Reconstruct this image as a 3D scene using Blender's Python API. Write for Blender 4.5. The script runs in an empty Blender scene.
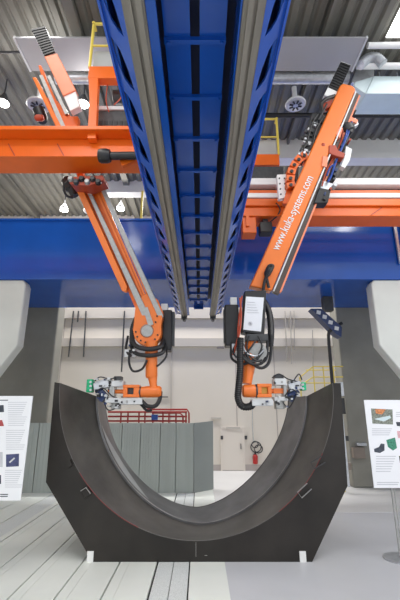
import bpy, bmesh, math, random
from mathutils import Vector, Matrix
random.seed(7)
SC = bpy.context.scene
COL = SC.collection
# ------------------------------------------------------------------ camera
CH, CF = 1.6, 380.0
TH = math.atan(110 / CF); CC, CS = math.cos(TH), math.sin(TH)
cd = bpy.data.cameras.new('camera'); cam = bpy.data.objects.new('camera', cd); COL.objects.link(cam)
cam.location = (0, 0, CH); cam.rotation_euler = (math.pi / 2 + TH, 0, 0)
cd.sensor_fit = 'VERTICAL'; cd.sensor_height = 36; cd.lens = 36 * CF / 600; cd.clip_end = 200
SC.camera = cam

def ray(px, py):
    u, v = px - 200, 300 - py
    return Vector((u, CF * CC - v * CS, CF * CS + v * CC))
def at(px, py, Y):                       # point seen at (px, py) at distance Y down the hall
    r = ray(px, py); return Vector((0, 0, CH)) + r * (Y / r.y)
def onz(px, py, z=0):
    r = ray(px, py); return Vector((0, 0, CH)) + r * ((z - CH) / r.z)
def on_slope(px, py, Y0, z0, k):         # point on the leaning plane Y = Y0 - k (z - z0)
    r = ray(px, py); t = (Y0 - k * (CH - z0)) / (r.y + k * r.z)
    return Vector((0, 0, CH)) + r * t
V = Vector
# ------------------------------------------------------------------ materials
MATS = {}
def mat(name, col, rough=.5, metal=0, nscale=6, namt=.06, bump=0, bscale=60, spec=.5, stretch=None, coat=0):
    m = bpy.data.materials.new(name); m.use_nodes = True; nt = m.node_tree; b = nt.nodes['Principled BSDF']
    b.inputs['Roughness'].default_value = rough; b.inputs['Metallic'].default_value = metal
    b.inputs['Specular IOR Level'].default_value = spec; b.inputs['Coat Weight'].default_value = coat
    tc = nt.nodes.new('ShaderNodeTexCoord'); mp = nt.nodes.new('ShaderNodeMapping'); nz = nt.nodes.new('ShaderNodeTexNoise')
    nt.links.new(tc.outputs['Object'], mp.inputs[0]); nt.links.new(mp.outputs[0], nz.inputs['Vector'])
    if stretch: mp.inputs['Scale'].default_value = stretch
    nz.inputs['Scale'].default_value = nscale; nz.inputs['Detail'].default_value = 5
    rp = nt.nodes.new('ShaderNodeValToRGB')
    rp.color_ramp.elements[0].position = .3; rp.color_ramp.elements[1].position = .7
    rp.color_ramp.elements[0].color = (*[max(0, c * (1 - namt)) for c in col], 1)
    rp.color_ramp.elements[1].color = (*[min(1, c * (1 + namt)) for c in col], 1)
    nt.links.new(nz.outputs[0], rp.inputs[0]); nt.links.new(rp.outputs[0], b.inputs['Base Color'])
    if bump:
        n2 = nt.nodes.new('ShaderNodeTexNoise'); n2.inputs['Scale'].default_value = bscale
        nt.links.new(mp.outputs[0], n2.inputs['Vector'])
        bp = nt.nodes.new('ShaderNodeBump'); bp.inputs['Strength'].default_value = bump; bp.inputs['Distance'].default_value = .01
        nt.links.new(n2.outputs[0], bp.inputs['Height']); nt.links.new(bp.outputs[0], b.inputs['Normal'])
    MATS[name] = m; return m
def emit(name, col, s):
    m = bpy.data.materials.new(name); m.use_nodes = True; b = m.node_tree.nodes['Principled BSDF']
    b.inputs['Base Color'].default_value = (*col, 1); b.inputs['Emission Color'].default_value = (*col, 1); b.inputs['Emission Strength'].default_value = s
    MATS[name] = m; return m
ORANGE = mat('orange paint', (.80, .135, .006), .38, nscale=3, namt=.07)
ORANGE2 = mat('arm orange paint', (.86, .20, .03), .33, nscale=3, namt=.06)
CORAL = mat('coral cover', (.88, .27, .14), .35, nscale=3, namt=.05)
REDDISH = mat('red oxide paint', (.42, .06, .025), .45)
BLUE = mat('blue paint', (.006, .078, .40), .13, nscale=2, namt=.08)
BLUE2 = mat('gloss blue paint', (.022, .10, .50), .16, nscale=2, namt=.08, coat=.4)
DBLUE = mat('shaded blue interior', (.006, .014, .06), .6)  # near-black blue puts the shade of the hollow beam into its plates
RAIL = mat('rail steel', (.27, .25, .22), .45, .3, nscale=20, namt=.15, stretch=(1, .1, 1))
STEEL = mat('bright steel', (.40, .40, .39), .4, .5, nscale=25, namt=.12)
SILVER = mat('silver paint', (.62, .63, .64), .4, .2, nscale=10, namt=.08)
WHITE = mat('white enamel', (.84, .84, .83), .35, nscale=5, namt=.03)
BLACK = mat('black plastic', (.014, .014, .016), .4, nscale=10, namt=.2)
HOSE = mat('black hose rubber', (.018, .018, .02), .42, nscale=10, namt=.2)
DGREY = mat('dark grey metal', (.06, .062, .066), .45, .3, nscale=15, namt=.2)
BROWN = mat('brown rail cover', (.085, .06, .05), .45)
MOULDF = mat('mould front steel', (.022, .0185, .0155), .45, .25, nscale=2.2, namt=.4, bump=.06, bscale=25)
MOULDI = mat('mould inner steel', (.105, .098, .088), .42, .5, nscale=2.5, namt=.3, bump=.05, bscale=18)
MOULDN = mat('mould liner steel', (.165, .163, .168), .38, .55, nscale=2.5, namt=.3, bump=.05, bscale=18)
CONC = mat('cast concrete', (.26, .255, .225), .8, nscale=1.6, namt=.12, bump=.1, bscale=30)
CONCW = mat('painted concrete', (.62, .64, .61), .75, nscale=1.6, namt=.05, bump=.05, bscale=30)
WALL = mat('beige wall panel', (.66, .615, .55), .7, nscale=.6, namt=.04)
TRIMD = mat('grey cable sleeve', (.30, .28, .26), .6)
TRIM = mat('beige trim', (.50, .465, .425), .7, nscale=.8, namt=.05)
DOORM = mat('door beige', (.68, .63, .57), .6, nscale=.8, namt=.03)
KICK = mat('taupe base paint', (.40, .36, .34), .7, nscale=1, namt=.06)
DECK = mat('galvanised roof deck', (.19, .185, .16), .5, .25, nscale=1.2, namt=.12, stretch=(1, .15, 1))
DUCTM = mat('grey duct panel', (.40, .40, .415), .5, .15, nscale=1, namt=.04)
GALV = mat('galvanised duct', (.55, .57, .60), .35, .6, nscale=14, namt=.12)
PALE = mat('pale duct foil', (.62, .73, .75), .35, .2, nscale=3, namt=.04)
GIRD = mat('white girder paint', (.62, .63, .62), .5, nscale=2, namt=.05)
GREEN = mat('green sensor', (.01, .45, .20), .4, nscale=30, namt=.3)
CABLEB = mat('blue cable', (.02, .07, .33), .4)
TOOLB = mat('tool navy', (.025, .045, .13), .4, .2, nscale=30, namt=.3)
YELL = mat('yellow railing paint', (.74, .58, .10), .45, nscale=5, namt=.06)
PARTI = mat('sage partition panel', (.385, .425, .405), .55, nscale=2, namt=.05, stretch=(4, 4, .3))
PARTD = mat('shaded partition panel', (.22, .245, .24), .55, nscale=2, namt=.06)  # darker copy of the sage panel, shade of the turned face painted in
REDP = mat('red pipe paint', (.33, .025, .022), .4)
REDX = mat('extinguisher red', (.40, .015, .015), .3)
PAPER = mat('poster paper', (.86, .87, .90), .5, nscale=3, namt=.01)
INKG = mat('grey print', (.55, .56, .60), .6)
INKD = mat('dark print', (.05, .06, .08), .6, nscale=25, namt=.5)
INKB = mat('navy print', (.06, .07, .17), .6, nscale=25, namt=.3)
INKR = mat('red print', (.42, .07, .07), .6, nscale=25, namt=.3)
INKP = mat('pink print', (.72, .42, .45), .6, nscale=25, namt=.2)
INKGR = mat('green print', (.05, .25, .16), .6, nscale=60, namt=.5)
INKO = mat('orange print', (.6, .22, .08), .6, nscale=60, namt=.5)
INKM = mat('mixed photo print', (.22, .24, .20), .6, nscale=60, namt=.6)
PLATE = mat('white floor plate paint', (.82, .85, .80), .42, nscale=1.2, namt=.05, bump=.03, bscale=8)
SLOT = mat('slot shadow steel', (.035, .035, .035), .7)
PERF = mat('perforated grating', (.70, .73, .72), .5, .0, nscale=160, namt=.25)
FLOORM = mat('lavender concrete floor', (.56, .57, .60), .45, nscale=.9, namt=.06, bump=.03, bscale=5)
FLOORW = mat('pale floor coating', (.62, .62, .62), .45, nscale=.9, namt=.05)
LINEW = mat('white floor paint', (.78, .78, .75), .5, nscale=3, namt=.05)
TAGM = mat('white tag', (.82, .82, .80), .5)
SCRN = mat('white display sheet', (.78, .80, .85), .3, nscale=2, namt=.03)
BOXB = mat('brown box', (.24, .20, .17), .7)
SHEEN = mat('painted liner sheen', (.50, .52, .52), .4, .2)
LINE = mat('red scribe paint', (.22, .035, .035), .5)
EDGE = mat('bright machined edge', (.36, .35, .34), .35, .7)
EDGE2 = mat('dull bare edge', (.16, .15, .145), .5, .4)
GLASS = mat('frosted platform panel', (.44, .45, .45), .5, nscale=3, namt=.05)
LAMPE = emit('lamp glow', (1, .97, .9), 14)
SKYL = emit('roof light glow', (1, 1, 1), 2.2)
# ------------------------------------------------------------------ mesh builder
class MB:
    def __init__(s): s.v = []; s.f = []
    def quad(s, *p):
        b = len(s.v); s.v += [V(q) for q in p]; s.f.append(tuple(range(b, b + len(p)))); return s
    def prism(s, pts, ext):                       # polygon swept along a vector
        pts = [V(p) for p in pts]; ext = V(ext); n = len(pts); b = len(s.v)
        nrm = V((0, 0, 0))
        for i in range(n): nrm += pts[i].cross(pts[(i + 1) % n])
        if nrm.dot(ext) > 0: pts = pts[::-1]
        s.v += pts + [p + ext for p in pts]
        s.f.append(tuple(b + i for i in range(n))); s.f.append(tuple(b + n + i for i in reversed(range(n))))
        for i in range(n):
            j = (i + 1) % n; s.f.append((b + j, b + i, b + n + i, b + n + j))
        return s
    def box(s, lo, hi):
        x0, y0, z0 = lo; x1, y1, z1 = hi
        return s.prism([(x0, y0, z0), (x1, y0, z0), (x1, y0, z1), (x0, y0, z1)], (0, y1 - y0, 0))
    def cbox(s, c, d): return s.box([c[i] - d[i] / 2 for i in range(3)], [c[i] + d[i] / 2 for i in range(3)])
    def bar(s, p, q, w, h, up=(0, 0, 1)):
        p, q = V(p), V(q); a = (q - p).normalized(); u = V(up); r = a.cross(u)
        if r.length < 1e-4: r = a.cross(V((0, 1, 0)))
        r.normalize(); u = r.cross(a)
        return s.prism([p + r * (w / 2) * i + u * (h / 2) * j for i, j in ((-1, -1), (1, -1), (1, 1), (-1, 1))], q - p)
    def lathe(s, p, q, prof, n=20):               # prof: (fraction along p-q, radius)
        p, q = V(p), V(q); a = (q - p); L = a.normalized(); r = L.orthogonal().normalized(); u = L.cross(r); b = len(s.v)
        for t, rad in prof:
            for k in range(n):
                w = 2 * math.pi * k / n; s.v.append(p + a * t + (r * math.cos(w) + u * math.sin(w)) * rad)
        m = len(prof)
        for i in range(m - 1):
            for k in range(n):
                k2 = (k + 1) % n; s.f.append((b + i * n + k, b + i * n + k2, b + (i + 1) * n + k2, b + (i + 1) * n + k))
        s.f.append(tuple(b + k for k in reversed(range(n)))); s.f.append(tuple(b + (m - 1) * n + k for k in range(n)))
        return s
    def cyl(s, p, q, r, r2=None, n=18): return s.lathe(p, q, [(0, r), (1, r if r2 is None else r2)], n)
    def tube(s, pts, r, n=8, sub=6, rib=0, ribn=40):
        P = [V(p) for p in pts]; Q = []
        if len(P) > 2:
            for i in range(len(P) - 1):
                p0 = P[max(i - 1, 0)]; p1 = P[i]; p2 = P[i + 1]; p3 = P[min(i + 2, len(P) - 1)]
                for k in range(sub):
                    t = k / sub
                    Q.append(.5 * ((2 * p1) + (p2 - p0) * t + (2 * p0 - 5 * p1 + 4 * p2 - p3) * t * t + (3 * p1 - p0 - 3 * p2 + p3) * t ** 3))
            Q.append(P[-1])
        else: Q = P
        if rib:                                   # corrugated hose: resample
            L = [0]
            for i in range(1, len(Q)): L.append(L[-1] + (Q[i] - Q[i - 1]).length)
            R = []; m = ribn * 2
            for k in range(m + 1):
                d = L[-1] * k / m; i = 1
                while i < len(L) - 1 and L[i] < d: i += 1
                f = (d - L[i - 1]) / max(L[i] - L[i - 1], 1e-9); R.append(Q[i - 1].lerp(Q[i], f))
            Q = R
        b = len(s.v); ref = None
        for i, c in enumerate(Q):
            a = (Q[min(i + 1, len(Q) - 1)] - Q[max(i - 1, 0)]).normalized()
            if ref is None: ref = a.orthogonal().normalized()
            ref = (ref - a * ref.dot(a)).normalized(); u = a.cross(ref)
            rr = r * (1 - rib * (i % 2))
            for k in range(n):
                w = 2 * math.pi * k / n; s.v.append(c + (ref * math.cos(w) + u * math.sin(w)) * rr)
        for i in range(len(Q) - 1):
            for k in range(n):
                k2 = (k + 1) % n; s.f.append((b + i * n + k, b + i * n + k2, b + (i + 1) * n + k2, b + (i + 1) * n + k))
        m = len(Q) - 1
        s.f.append(tuple(b + k for k in reversed(range(n)))); s.f.append(tuple(b + m * n + k for k in range(n)))
        return s
    def build(s, name, m, parent=None, label=None, bevel=0, ang=35, smooth=True):
        me = bpy.data.meshes.new(name); off = V((0, 0, 0)); p = parent
        while p is not None: off += p.location; p = p.parent
        loc = V((0, 0, 0))
        if parent is None:
            n = len(s.v); xs = [c for c in s.v]
            loc = V((sum(c.x for c in xs) / n, sum(c.y for c in xs) / n, min(c.z for c in xs)))
        me.from_pydata([c - off - loc for c in s.v], [], s.f)
        bm = bmesh.new(); bm.from_mesh(me); bmesh.ops.recalc_face_normals(bm, faces=bm.faces); bm.to_mesh(me); bm.free()
        me.materials.append(m)
        if smooth: me.shade_smooth(); me.set_sharp_from_angle(angle=math.radians(ang))
        o = bpy.data.objects.new(name, me); COL.objects.link(o); o.location = loc
        if parent: o.parent = parent
        if label: o['label'] = label
        if bevel:
            md = o.modifiers.new('edge', 'BEVEL'); md.width = bevel; md.segments = 2; md.limit_method = 'ANGLE'; md.harden_normals = False
        return o
def thing(name, loc, label, cat, group=None):
    o = bpy.data.objects.new(name, None); COL.objects.link(o); o.location = V(loc); o.empty_display_size = .1
    o['label'] = label; o['category'] = cat
    if group: o['group'] = group
    return o
def tag(o, label, cat, group=None):
    o['label'] = label; o['category'] = cat
    if group: o['group'] = group
    return o
def struct(o): o['kind'] = 'structure'; return o
def copy_thing(o, delta=(0, 0, 0), label=None, parent=None):
    c = o.copy(); COL.objects.link(c)
    if parent: c.parent = parent
    else: c.location = o.location + V(delta)
    if label: c['label'] = label
    for ch in [x for x in o.children]: copy_thing(ch, parent=c)
    return c
def pxprism(poly, Y, depth): return MB().prism([at(x, y, Y) for x, y in poly], (0, depth, 0))

# ================================================================== SETTING
YW, ZC = 11.3, 7.75
struct(MB().box((.27, -4, -.2), (14, YW, 0)).build('floor', FLOORM))
fp = MB()
# plate floor: white plates between open slots
fp.box((-14, -4, -.2), (.27, YW, -.03))
struct(fp.build('floor_slot_bed', SLOT))
x = -.12; k = 0
pl = MB(); pl.box((-.105, -4, -.03), (.27, YW, 0))
for i in range(34):
    x1 = -.475 - .41 * i; x0 = x1 - .41 + .017
    if x0 < -14: break
    pl.box((x0 + .10, -4, -.03), (x1, YW, 0)); pl.box((x0, -4, -.03), (x0 + .0965, YW, 0))
struct(pl.build('floor_plates', PLATE))
pf = MB()
for i in range(1):
    pf.box((-.453, -4, -.03), (-.29, YW, -.003)); pf.box((-.282, -4, -.03), (-.12, YW, -.003))
pf.box((-2.91, -4, .0), (-2.62, YW, .001))
struct(pf.build('floor_grating', PERF))
struct(MB().box((.27, 6.9, 0), (14, YW, .003)).build('floor_pale_band', FLOORW))
struct(MB().box((-14, YW, 0), (14, YW + .2, ZC + .4)).build('wall_back', WALL))
def wz(py): return at(200, py, YW).z
def wx(px, py): return at(px, py, YW).x
struct(MB().box((-14, YW - .12, wz(319)), (14, YW, wz(309))).build('trim_1', TRIM))
struct(MB().box((-14, YW - .14, wz(347)), (14, YW, wz(339))).build('trim_2', TRIM))
struct(MB().box((-14, YW - .02, 0), (14, YW, .16)).build('baseboard_back', KICK))
# vertical panel joints of the back wall
vj = MB()
for px in (57, 171, 236.5, 276): vj.box((wx(px, 400) - .012, YW - .008, .16), (wx(px, 400) + .012, YW, 5))
struct(vj.build('trim_3', KICK))
struct(MB().box((-8.2, -4, 0), (-8, YW, ZC + .3)).build('wall_left_blocker', WALL))  # unseen side wall added to darken that side of the ceiling
# ceiling: trapezoid deck, ribs run down the hall
ce = MB(); xs = []; x = -14.0; P = .215
prof = []
while x < 14:
    prof += [(x, ZC), (x + .10, ZC), (x + .135, ZC + .05), (x + .18, ZC + .05)]; x += P
for i in range(len(prof) - 1):
    (xa, za), (xb, zb) = prof[i], prof[i + 1]
    ce.quad((xa, -1.0, za), (xb, -1.0, zb), (xb, YW, zb), (xa, YW, za))
struct(ce.build('ceiling', DECK, smooth=False))
struct(MB().box((-14, -1.0, ZC + .12), (14, YW + .2, ZC + .3)).build('ceiling_slab', DECK))
# roof purlins running down the hall
for px, py, w in ((20, 198, .13), (71, 14, .16), (332, 10, .05)):
    p = onz(px, py, ZC - .1)
    tag(MB().box((p.x - w / 2, -1, ZC - .13), (p.x + w / 2, YW, ZC - .002)).build('roof_purlin', DECK),
        {20: 'dull metal roof beam running along the deck above the farther ceiling lamp', 71: 'wide metal roof beam along the deck between grille column and yellow railing', 332: 'thin metal roof beam along the deck above the long grey duct'}[px], 'beam')
# ================================================================== CONCRETE COLUMNS
YB1, YB2, ZB = 6.84, 8.91, 3.98
def column(x0, x1, y0, y1, z1, m, lab):
    return tag(MB().box((x0, y0, 0), (x1, y1, z1)).build('concrete_column', m, bevel=.03), lab, 'column')
column(-5.4, -3.42, YB2, YB2 + .45, ZB + .9, CONC, 'grey concrete column behind the sage partition')
column(3.28, 5.2, YB2, YB2 + .45, ZB + .9, CONC, 'grey concrete column beside the yellow stair railing, cables and boxes at its foot')
for s, lab in ((-1, 'white flared concrete column head standing behind the poster with navy picture'), (1, 'white flared concrete column head above the poster with green picture')):
    xi = 3.31 if s < 0 else 3.25
    poly = [(s * 4.6, YB1, 0), (s * 3.86, YB1, 0), (s * 3.86, YB1, 1.85), (s * xi, YB1, 2.73), (s * xi, YB1, ZB - .1), (s * (xi + .05), YB1, ZB - .003), (s * 4.6, YB1, ZB - .003)]
    c = MB().prism(poly, (0, .26, 0)).build('concrete_column', CONCW, bevel=.02)
    tag(c, lab, 'column')
# ================================================================== BLUE CROSS BEAM
cb = thing('bridge_beam', (0, YB1, ZB), 'wide blue steel beam crossing the hall on concrete columns', 'beam')
MB().box((-6, YB1, ZB), (6, YB2, 5.26)).build('girder_body', BLUE, cb, bevel=.02)
MB().box((-6, YB1 - .03, ZB + .0), (6, YB1, ZB + .035)).build('bottom_flange', BLUE, cb)
MB().box((-6, YB1 - .03, 5.22), (6, YB1, 5.262)).build('top_flange', BLUE, cb)
p = at(394, 222, YB1 - .05); q = at(399, 262, YB1 - .05)
MB().bar(p, (p.x, p.y, 4.3), .05, .04, (0, 1, 0)).bar((p.x + .13, p.y, p.z), (p.x + .13, p.y, 4.3), .03, .04, (0, 1, 0)).build('conduit', GALV, cb, 'grey conduit')
# ================================================================== BLUE RUNWAY BEAM (down the hall, overhead)
XC = -.03
gb = thing('runway_beam', (XC, 3.5, 3.5), 'long blue gantry runway beam overhead with cut-out flanges and steel rails', 'beam')
YA, YE = -.6, 7.72
for s in (-1, 1):
    # lattice flange with lens shaped holes, sloping slightly up outwards
    xi, xo, zi, zo = .352, .46, 3.50, 3.53
    lf = MB(); pitch = .36; n = int((YE - YA) / pitch)
    for i in range(n):
        y0 = YA + i * pitch; y1 = y0 + pitch
        def P3(a, b): return V((XC + s * (xi + (xo - xi) * a), y0 + (y1 - y0) * b, zi + (zo - zi) * a))
        outer = [(0, 0), (.5, 0), (1, 0), (1, .5), (1, 1), (.5, 1), (0, 1), (0, .5)]
        hole = [(.56, .22), (.74, .09), (.92, .02), (.84, .48), (.66, .76), (.46, .89), (.22, .98), (.36, .55)]
        up = V((0, 0, .02))
        for k in range(8):
            j = (k + 1) % 8
            lf.quad(P3(*outer[k]), P3(*outer[j]), P3(*hole[j]), P3(*hole[k]))
            lf.quad(P3(*outer[k]) + up, P3(*outer[j]) + up, P3(*hole[j]) + up, P3(*hole[k]) + up)
            lf.quad(P3(*hole[k]), P3(*hole[j]), P3(*hole[j]) + up, P3(*hole[k]) + up)
    lf.box((min(XC + s * xo, XC + s * (xo + .012)), YA, 3.51), (max(XC + s * xo, XC + s * (xo + .012)), YE, 3.60))
    lf.build('lattice_flange', BLUE2, gb, smooth=False)
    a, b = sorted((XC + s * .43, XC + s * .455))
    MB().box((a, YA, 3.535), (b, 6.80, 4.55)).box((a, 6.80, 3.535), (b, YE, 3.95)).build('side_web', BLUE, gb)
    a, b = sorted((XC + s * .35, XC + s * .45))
    MB().box((a, YA, 3.66), (b, YE, 3.68)).box((a, YA, 3.53), (min(a, b) + .006 if s > 0 else a + .006, YE, 3.66)).build('flange_backing', DBLUE, gb, 'backing plate coloured as interior shade')
    a, b = sorted((XC + s * .24, XC + s * .35)); w = b - a
    MB().box((a, YA, 3.49), (b, YE, 3.53)).box((a + w * .2, YA, 3.465), (a + w * .45, YE, 3.49)).box((a + w * .62, YA, 3.47), (a + w * .9, YE, 3.49)).build('crane_rail', RAIL, gb, 'brownish steel rail')
    a, b = sorted((XC + s * .238, XC + s * (.188 if s < 0 else .228)))
    MB().box((a, YA, 3.50), (b, YE, 3.54)).box((XC + s * .234 - .004, YA, 3.54), (XC + s * .234 + .004, YE, 3.74)).build('inner_flange', BLUE, gb)
    # end stop
    ec = V((XC + s * .30, YE, 3.47))
    MB().cyl(ec + V((0, -.05, -.05)), ec + V((0, .12, -.05)), .035).cbox(ec + V((0, .02, 0)), (.12, .1, .08)).build('end_stop', DGREY, gb, 'dark grey end stop')
for s in (-1, 1):
    a, b = sorted((XC + s * .028, XC + s * .182))
    MB().box((a, YA, 3.74), (b, YE, 3.78)).build('soffit_plate', BLUE, gb)
MB().box((XC - .40, YA, 3.86), (XC + .40, YE, 3.90)).build('top_plate', DBLUE, gb, 'inner plate coloured as interior shade')
for i in range(18):
    y = .45 + i * .43
    if y > YE: break
    MB().box((XC - .185, y, 3.712), (XC + .185, y + .03, 3.74)).cyl((XC - .16, y + .015, 3.70), (XC - .16, y + .015, 3.712), .012, n=8).cyl((XC + .16, y + .015, 3.70), (XC + .16, y + .015, 3.712), .012, n=8).build('cross_rib', BLUE, gb)
MB().box((XC - .10, YE - .05, 3.63), (XC + .10, YE, 3.74)).build('end_bracket', BLUE, gb)
# ================================================================== ORANGE GANTRY BEAMS
LY = 4.45
zb, zt = at(0, 157, LY).z, at(0, 139, LY).z
lb = thing('gantry_beam', (-2.2, LY, zb), 'heavy orange gantry beam beside the yellow railed platform, carrying the leaning robot with twin rails', 'beam')
MB().box((-5, LY, zb), (.1, LY + .36, zt)).build('beam_body', ORANGE, lb, bevel=.012)
MB().box((-5, LY - .19, zt), (.1, LY + .36, zt + .06)).build('top_flange', ORANGE, lb, bevel=.008)
MB().box((-5, LY - .03, zb - .012), (.1, LY + .36, zb)).build('bottom_flange', ORANGE, lb, bevel=.004)
for px in (14.5, 63.5):
    MB().bar(at(px - 6, 144, LY - .005), at(px + 1, 157, LY - .005), .015, .014, (0, 1, 0)).build('weld_seam', REDDISH, lb)
p = at(130, 148, LY)
MB().prism([at(118, 156, LY - .06), at(140, 147, LY - .06), at(140, 158, LY - .06), at(122, 166, LY - .06)], (0, .06, 0)).build('end_bracket', ORANGE, lb)
RY = 5.78
def zz(py, Y=RY): return at(200, py, Y).z
rb = thing('gantry_beam', (2.3, RY, zz(216)), 'orange gantry beam with bright rails above the blue bridge, behind the lettered arm', 'beam')
MB().box((.2, RY, zz(216)), (5.5, RY + .4, zz(207))).build('lower_chord', ORANGE, rb, bevel=.01)
MB().box((.2, RY - .05, zz(207)), (5.5, RY + .4, zz(200))).build('beam_body', ORANGE, rb, bevel=.01)
MB().box((.2, RY - .07, zz(199.5)), (5.5, RY + .1, zz(195))).build('linear_rail', WHITE, rb, 'white rail', bevel=.01)
MB().box((.2, RY + .02, zz(195)), (5.5, RY + .38, zz(189.5))).build('web_plate', ORANGE, rb)
MB().box((.2, RY + .1, zz(189.5)), (5.5, RY + .38, zz(186))).build('shaded_gap', DGREY, rb, 'dark strip painted as the shaded gap between rails')  # dark strip standing in for the shaded gap between the rails
MB().box((.2, RY - .05, zz(186)), (5.5, RY + .12, zz(179.5))).build('linear_rail', WHITE, rb, 'white rail', bevel=.012)
for px in (377,): MB().bar(at(px - 6, 215, RY - .008), at(px + 5, 207.5, RY - .008), .012, .012, (0, 1, 0)).build('weld_seam', REDDISH, rb)
# orange stub hanging under that beam near the runway
st = thing('hanging_bracket', at(250, 216, RY + .05), 'orange bracket hanging under the railed beam next to the runway beam', 'bracket')
MB().box((at(242.5, 220, RY).x, RY + .03, zz(232)), (at(256.5, 220, RY).x, RY + .3, zz(216))).build('hanger_block', ORANGE, st, bevel=.012)
MB().box((at(246, 220, RY).x, RY - .01, zz(226)), (at(249, 220, RY).x, RY + .03, zz(216))).build('stiffener', ORANGE, st)
hm = thing('hanging_motor', at(267, 224, RY), 'black drive motor hanging beside the orange bracket', 'motor')
MB().box((at(260.5, 224, RY).x, RY + .05, zz(230.5)), (at(273, 224, RY).x, RY + .25, zz(220))).build('motor_body', BLACK, hm, bevel=.015)
MB().tube([at(270, 222, RY + .1), at(277, 216, RY + .02), at(280, 209, RY - .03), at(276, 203, RY - .05)], .012).build('motor_cable', HOSE, hm)
MB().box((at(264, 220, RY).x, RY + .1, zz(220)), (at(269, 220, RY).x, RY + .2, zz(216))).build('mount_plate', DGREY, hm)
# black drive on the first beam
dm = thing('drive_motor', at(105, 156, LY - .12), 'black drive motor with long shaft on the front of the orange beam', 'motor')
c0, c1, c2 = at(98, 156, LY - .12), at(111, 156, LY - .12), at(140, 155.5, LY - .12)
MB().lathe(c0, c1, [(0, .05), (.08, .085), (.35, .095), (.7, .095), (.95, .08), (1, .06)]).build('motor_housing', BLACK, dm)
MB().cyl(c1, c2, .052).build('shaft_sleeve', BLACK, dm)
MB().bar(c0 + V((.06, 0, .08)), c0 + V((.06, 0, -.08)), .05, .1, (0, 1, 0)).build('clamp', DGREY, dm)
# ================================================================== PLATFORMS WITH YELLOW RAILS
def platform(lab, x0, x1, yf, yb, z0, z1, ztop, zmid, ropen):
    t = thing('service_platform', ((x0 + x1) / 2, yf, z0), lab, 'platform')
    MB().box((x0, yf, z0), (x1, yb, z1)).build('edge_beam', ORANGE, t, bevel=.01)
    xp = x0 if ropen < 0 else x1
    for y in (yf + .03,):
        MB().cyl((xp, y, z1), (xp, y, ztop), .022).build('rail_post', YELL, t)
        MB().cyl((x0, y, ztop), (x1, y, ztop), .022).build('top_rail', YELL, t)
        MB().cyl((x0, y, zmid), (x1, y, zmid), .016).build('mid_rail', YELL, t)
    MB().cyl((xp, yf, ztop), (xp, yb, ztop), .022).build('side_rail', YELL, t)
    MB().box((x0 + .02, yb - .02, z1), (x1 - .02, yb - .01, zmid)).build('infill_panel', GLASS, t, 'grey infill panel')
    return t
PY = 4.35
pzt, pz1, pz0 = at(90, 22, PY).z, at(90, 66, PY).z, at(90, 78, PY).z
tpl = platform('orange edged platform with yellow railing above the plain orange beam', at(88.5, 70, PY).x, -.5, PY, PY + .14, pz0, pz1, pzt, at(90, 44, PY).z, -1)
MB().prism([at(88.5, 78, PY), at(98, 78, PY), at(97, 100, PY), at(95.5, 138, PY - .02), at(87.5, 138, PY - .02), at(89.5, 100, PY)], (0, .1, 0)).build('support_post', ORANGE, tpl)
MB().tube([at(108, 82, PY + .12), at(106, 100, PY + .12), at(109, 112, PY + .12)], .008).tube([at(118, 80, PY + .12), at(122, 95, PY + .12), at(114, 105, PY + .12)], .008).build('loose_cable', REDDISH, tpl, 'dark red loose cables')
sc = thing('control_unit', at(112, 128, PY + .25), 'dark machinery box tucked under the orange edged platform', 'machine')
MB().box((at(99, 100, 4.6).x, 4.58, at(99, 129, 4.6).z), (at(140, 100, 4.6).x, 4.85, at(99, 112, 4.6).z)).build('unit_body', DGREY, sc, bevel=.01)
for i in range(7): MB().box((at(101 + i * 5, 100, 4.57).x, 4.565, at(99, 126, 4.57).z), (at(104 + i * 5, 100, 4.57).x, 4.58, at(99, 121, 4.57).z)).build('vent_opening', BLACK, sc)
MB().box((at(97, 100, 4.6).x, 4.56, at(99, 111.5, 4.6).z), (at(140, 100, 4.6).x, 4.85, at(99, 108, 4.6).z)).build('lid', SILVER, sc)
MB().lathe(at(113, 97, 4.75), at(123, 97, 4.75), [(0, .05), (.1, .1), (.9, .1), (1, .05)]).build('fan_drum', DGREY, sc)
PY2 = 6.0
platform('orange edged platform with yellow railing above the bright railed beam', .5, at(279.5, 160, PY2).x, PY2, PY2 + .14, at(270, 165, PY2).z, at(270, 154, PY2).z, at(270, 118, PY2).z, at(270, 136, PY2).z, 1)
MB().box((.4, RY + .05, zz(178)), (at(284, 170, RY).x, RY + .3, zz(165))).build('cross_frame', DGREY)
o = bpy.data.objects['cross_frame']; tag(o, 'dark frame between platform edge and bright rail', 'frame')
# ================================================================== ROBOT WITH TWIN RAILS
L0 = dict(Y0=5.3, z0=2.77, k=.165)
def sl(px, py, d=0): return on_slope(px, py, L0['Y0'] + d, L0['z0'], L0['k'])
def lprism(poly, d, dep): return MB().prism([sl(x, y, d) for x, y in poly], (0, dep, dep * .16))
r1 = thing('gantry_robot', sl(147, 331), 'orange robot with twin steel rails and round bolted joint, reaching over the mould rim', 'robot')
lprism([(70, 115), (84, 180), (94, 178), (148, 305), (150, 328), (144, 328), (44, 100), (52, 95)], .06, .18).build('arm_core', ORANGE, r1)
lprism([(73.5, 184), (80.5, 184), (127, 286), (126, 292), (122, 291)], -.05, .12).build('side_cover', ORANGE2, r1, bevel=.01)
for i in range(3):
    lprism([(92.5 + i * 3.4, 184), (94.8 + i * 3.4, 184), (145.8 + i * 2.8, 302), (143.8 + i * 2.8, 302)], .03, .03).build('guide_slat', ORANGE2, r1)
lprism([(86, 190), (90, 190), (153.5, 324.5), (147.5, 328)], -.03, .06).build('linear_rail', STEEL, r1, 'grey steel rail', bevel=.006)
lprism([(98, 184), (102.5, 184), (163.5, 316), (160, 321.5)], -.03, .06).build('linear_rail', STEEL, r1, 'grey steel rail', bevel=.006)
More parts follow.
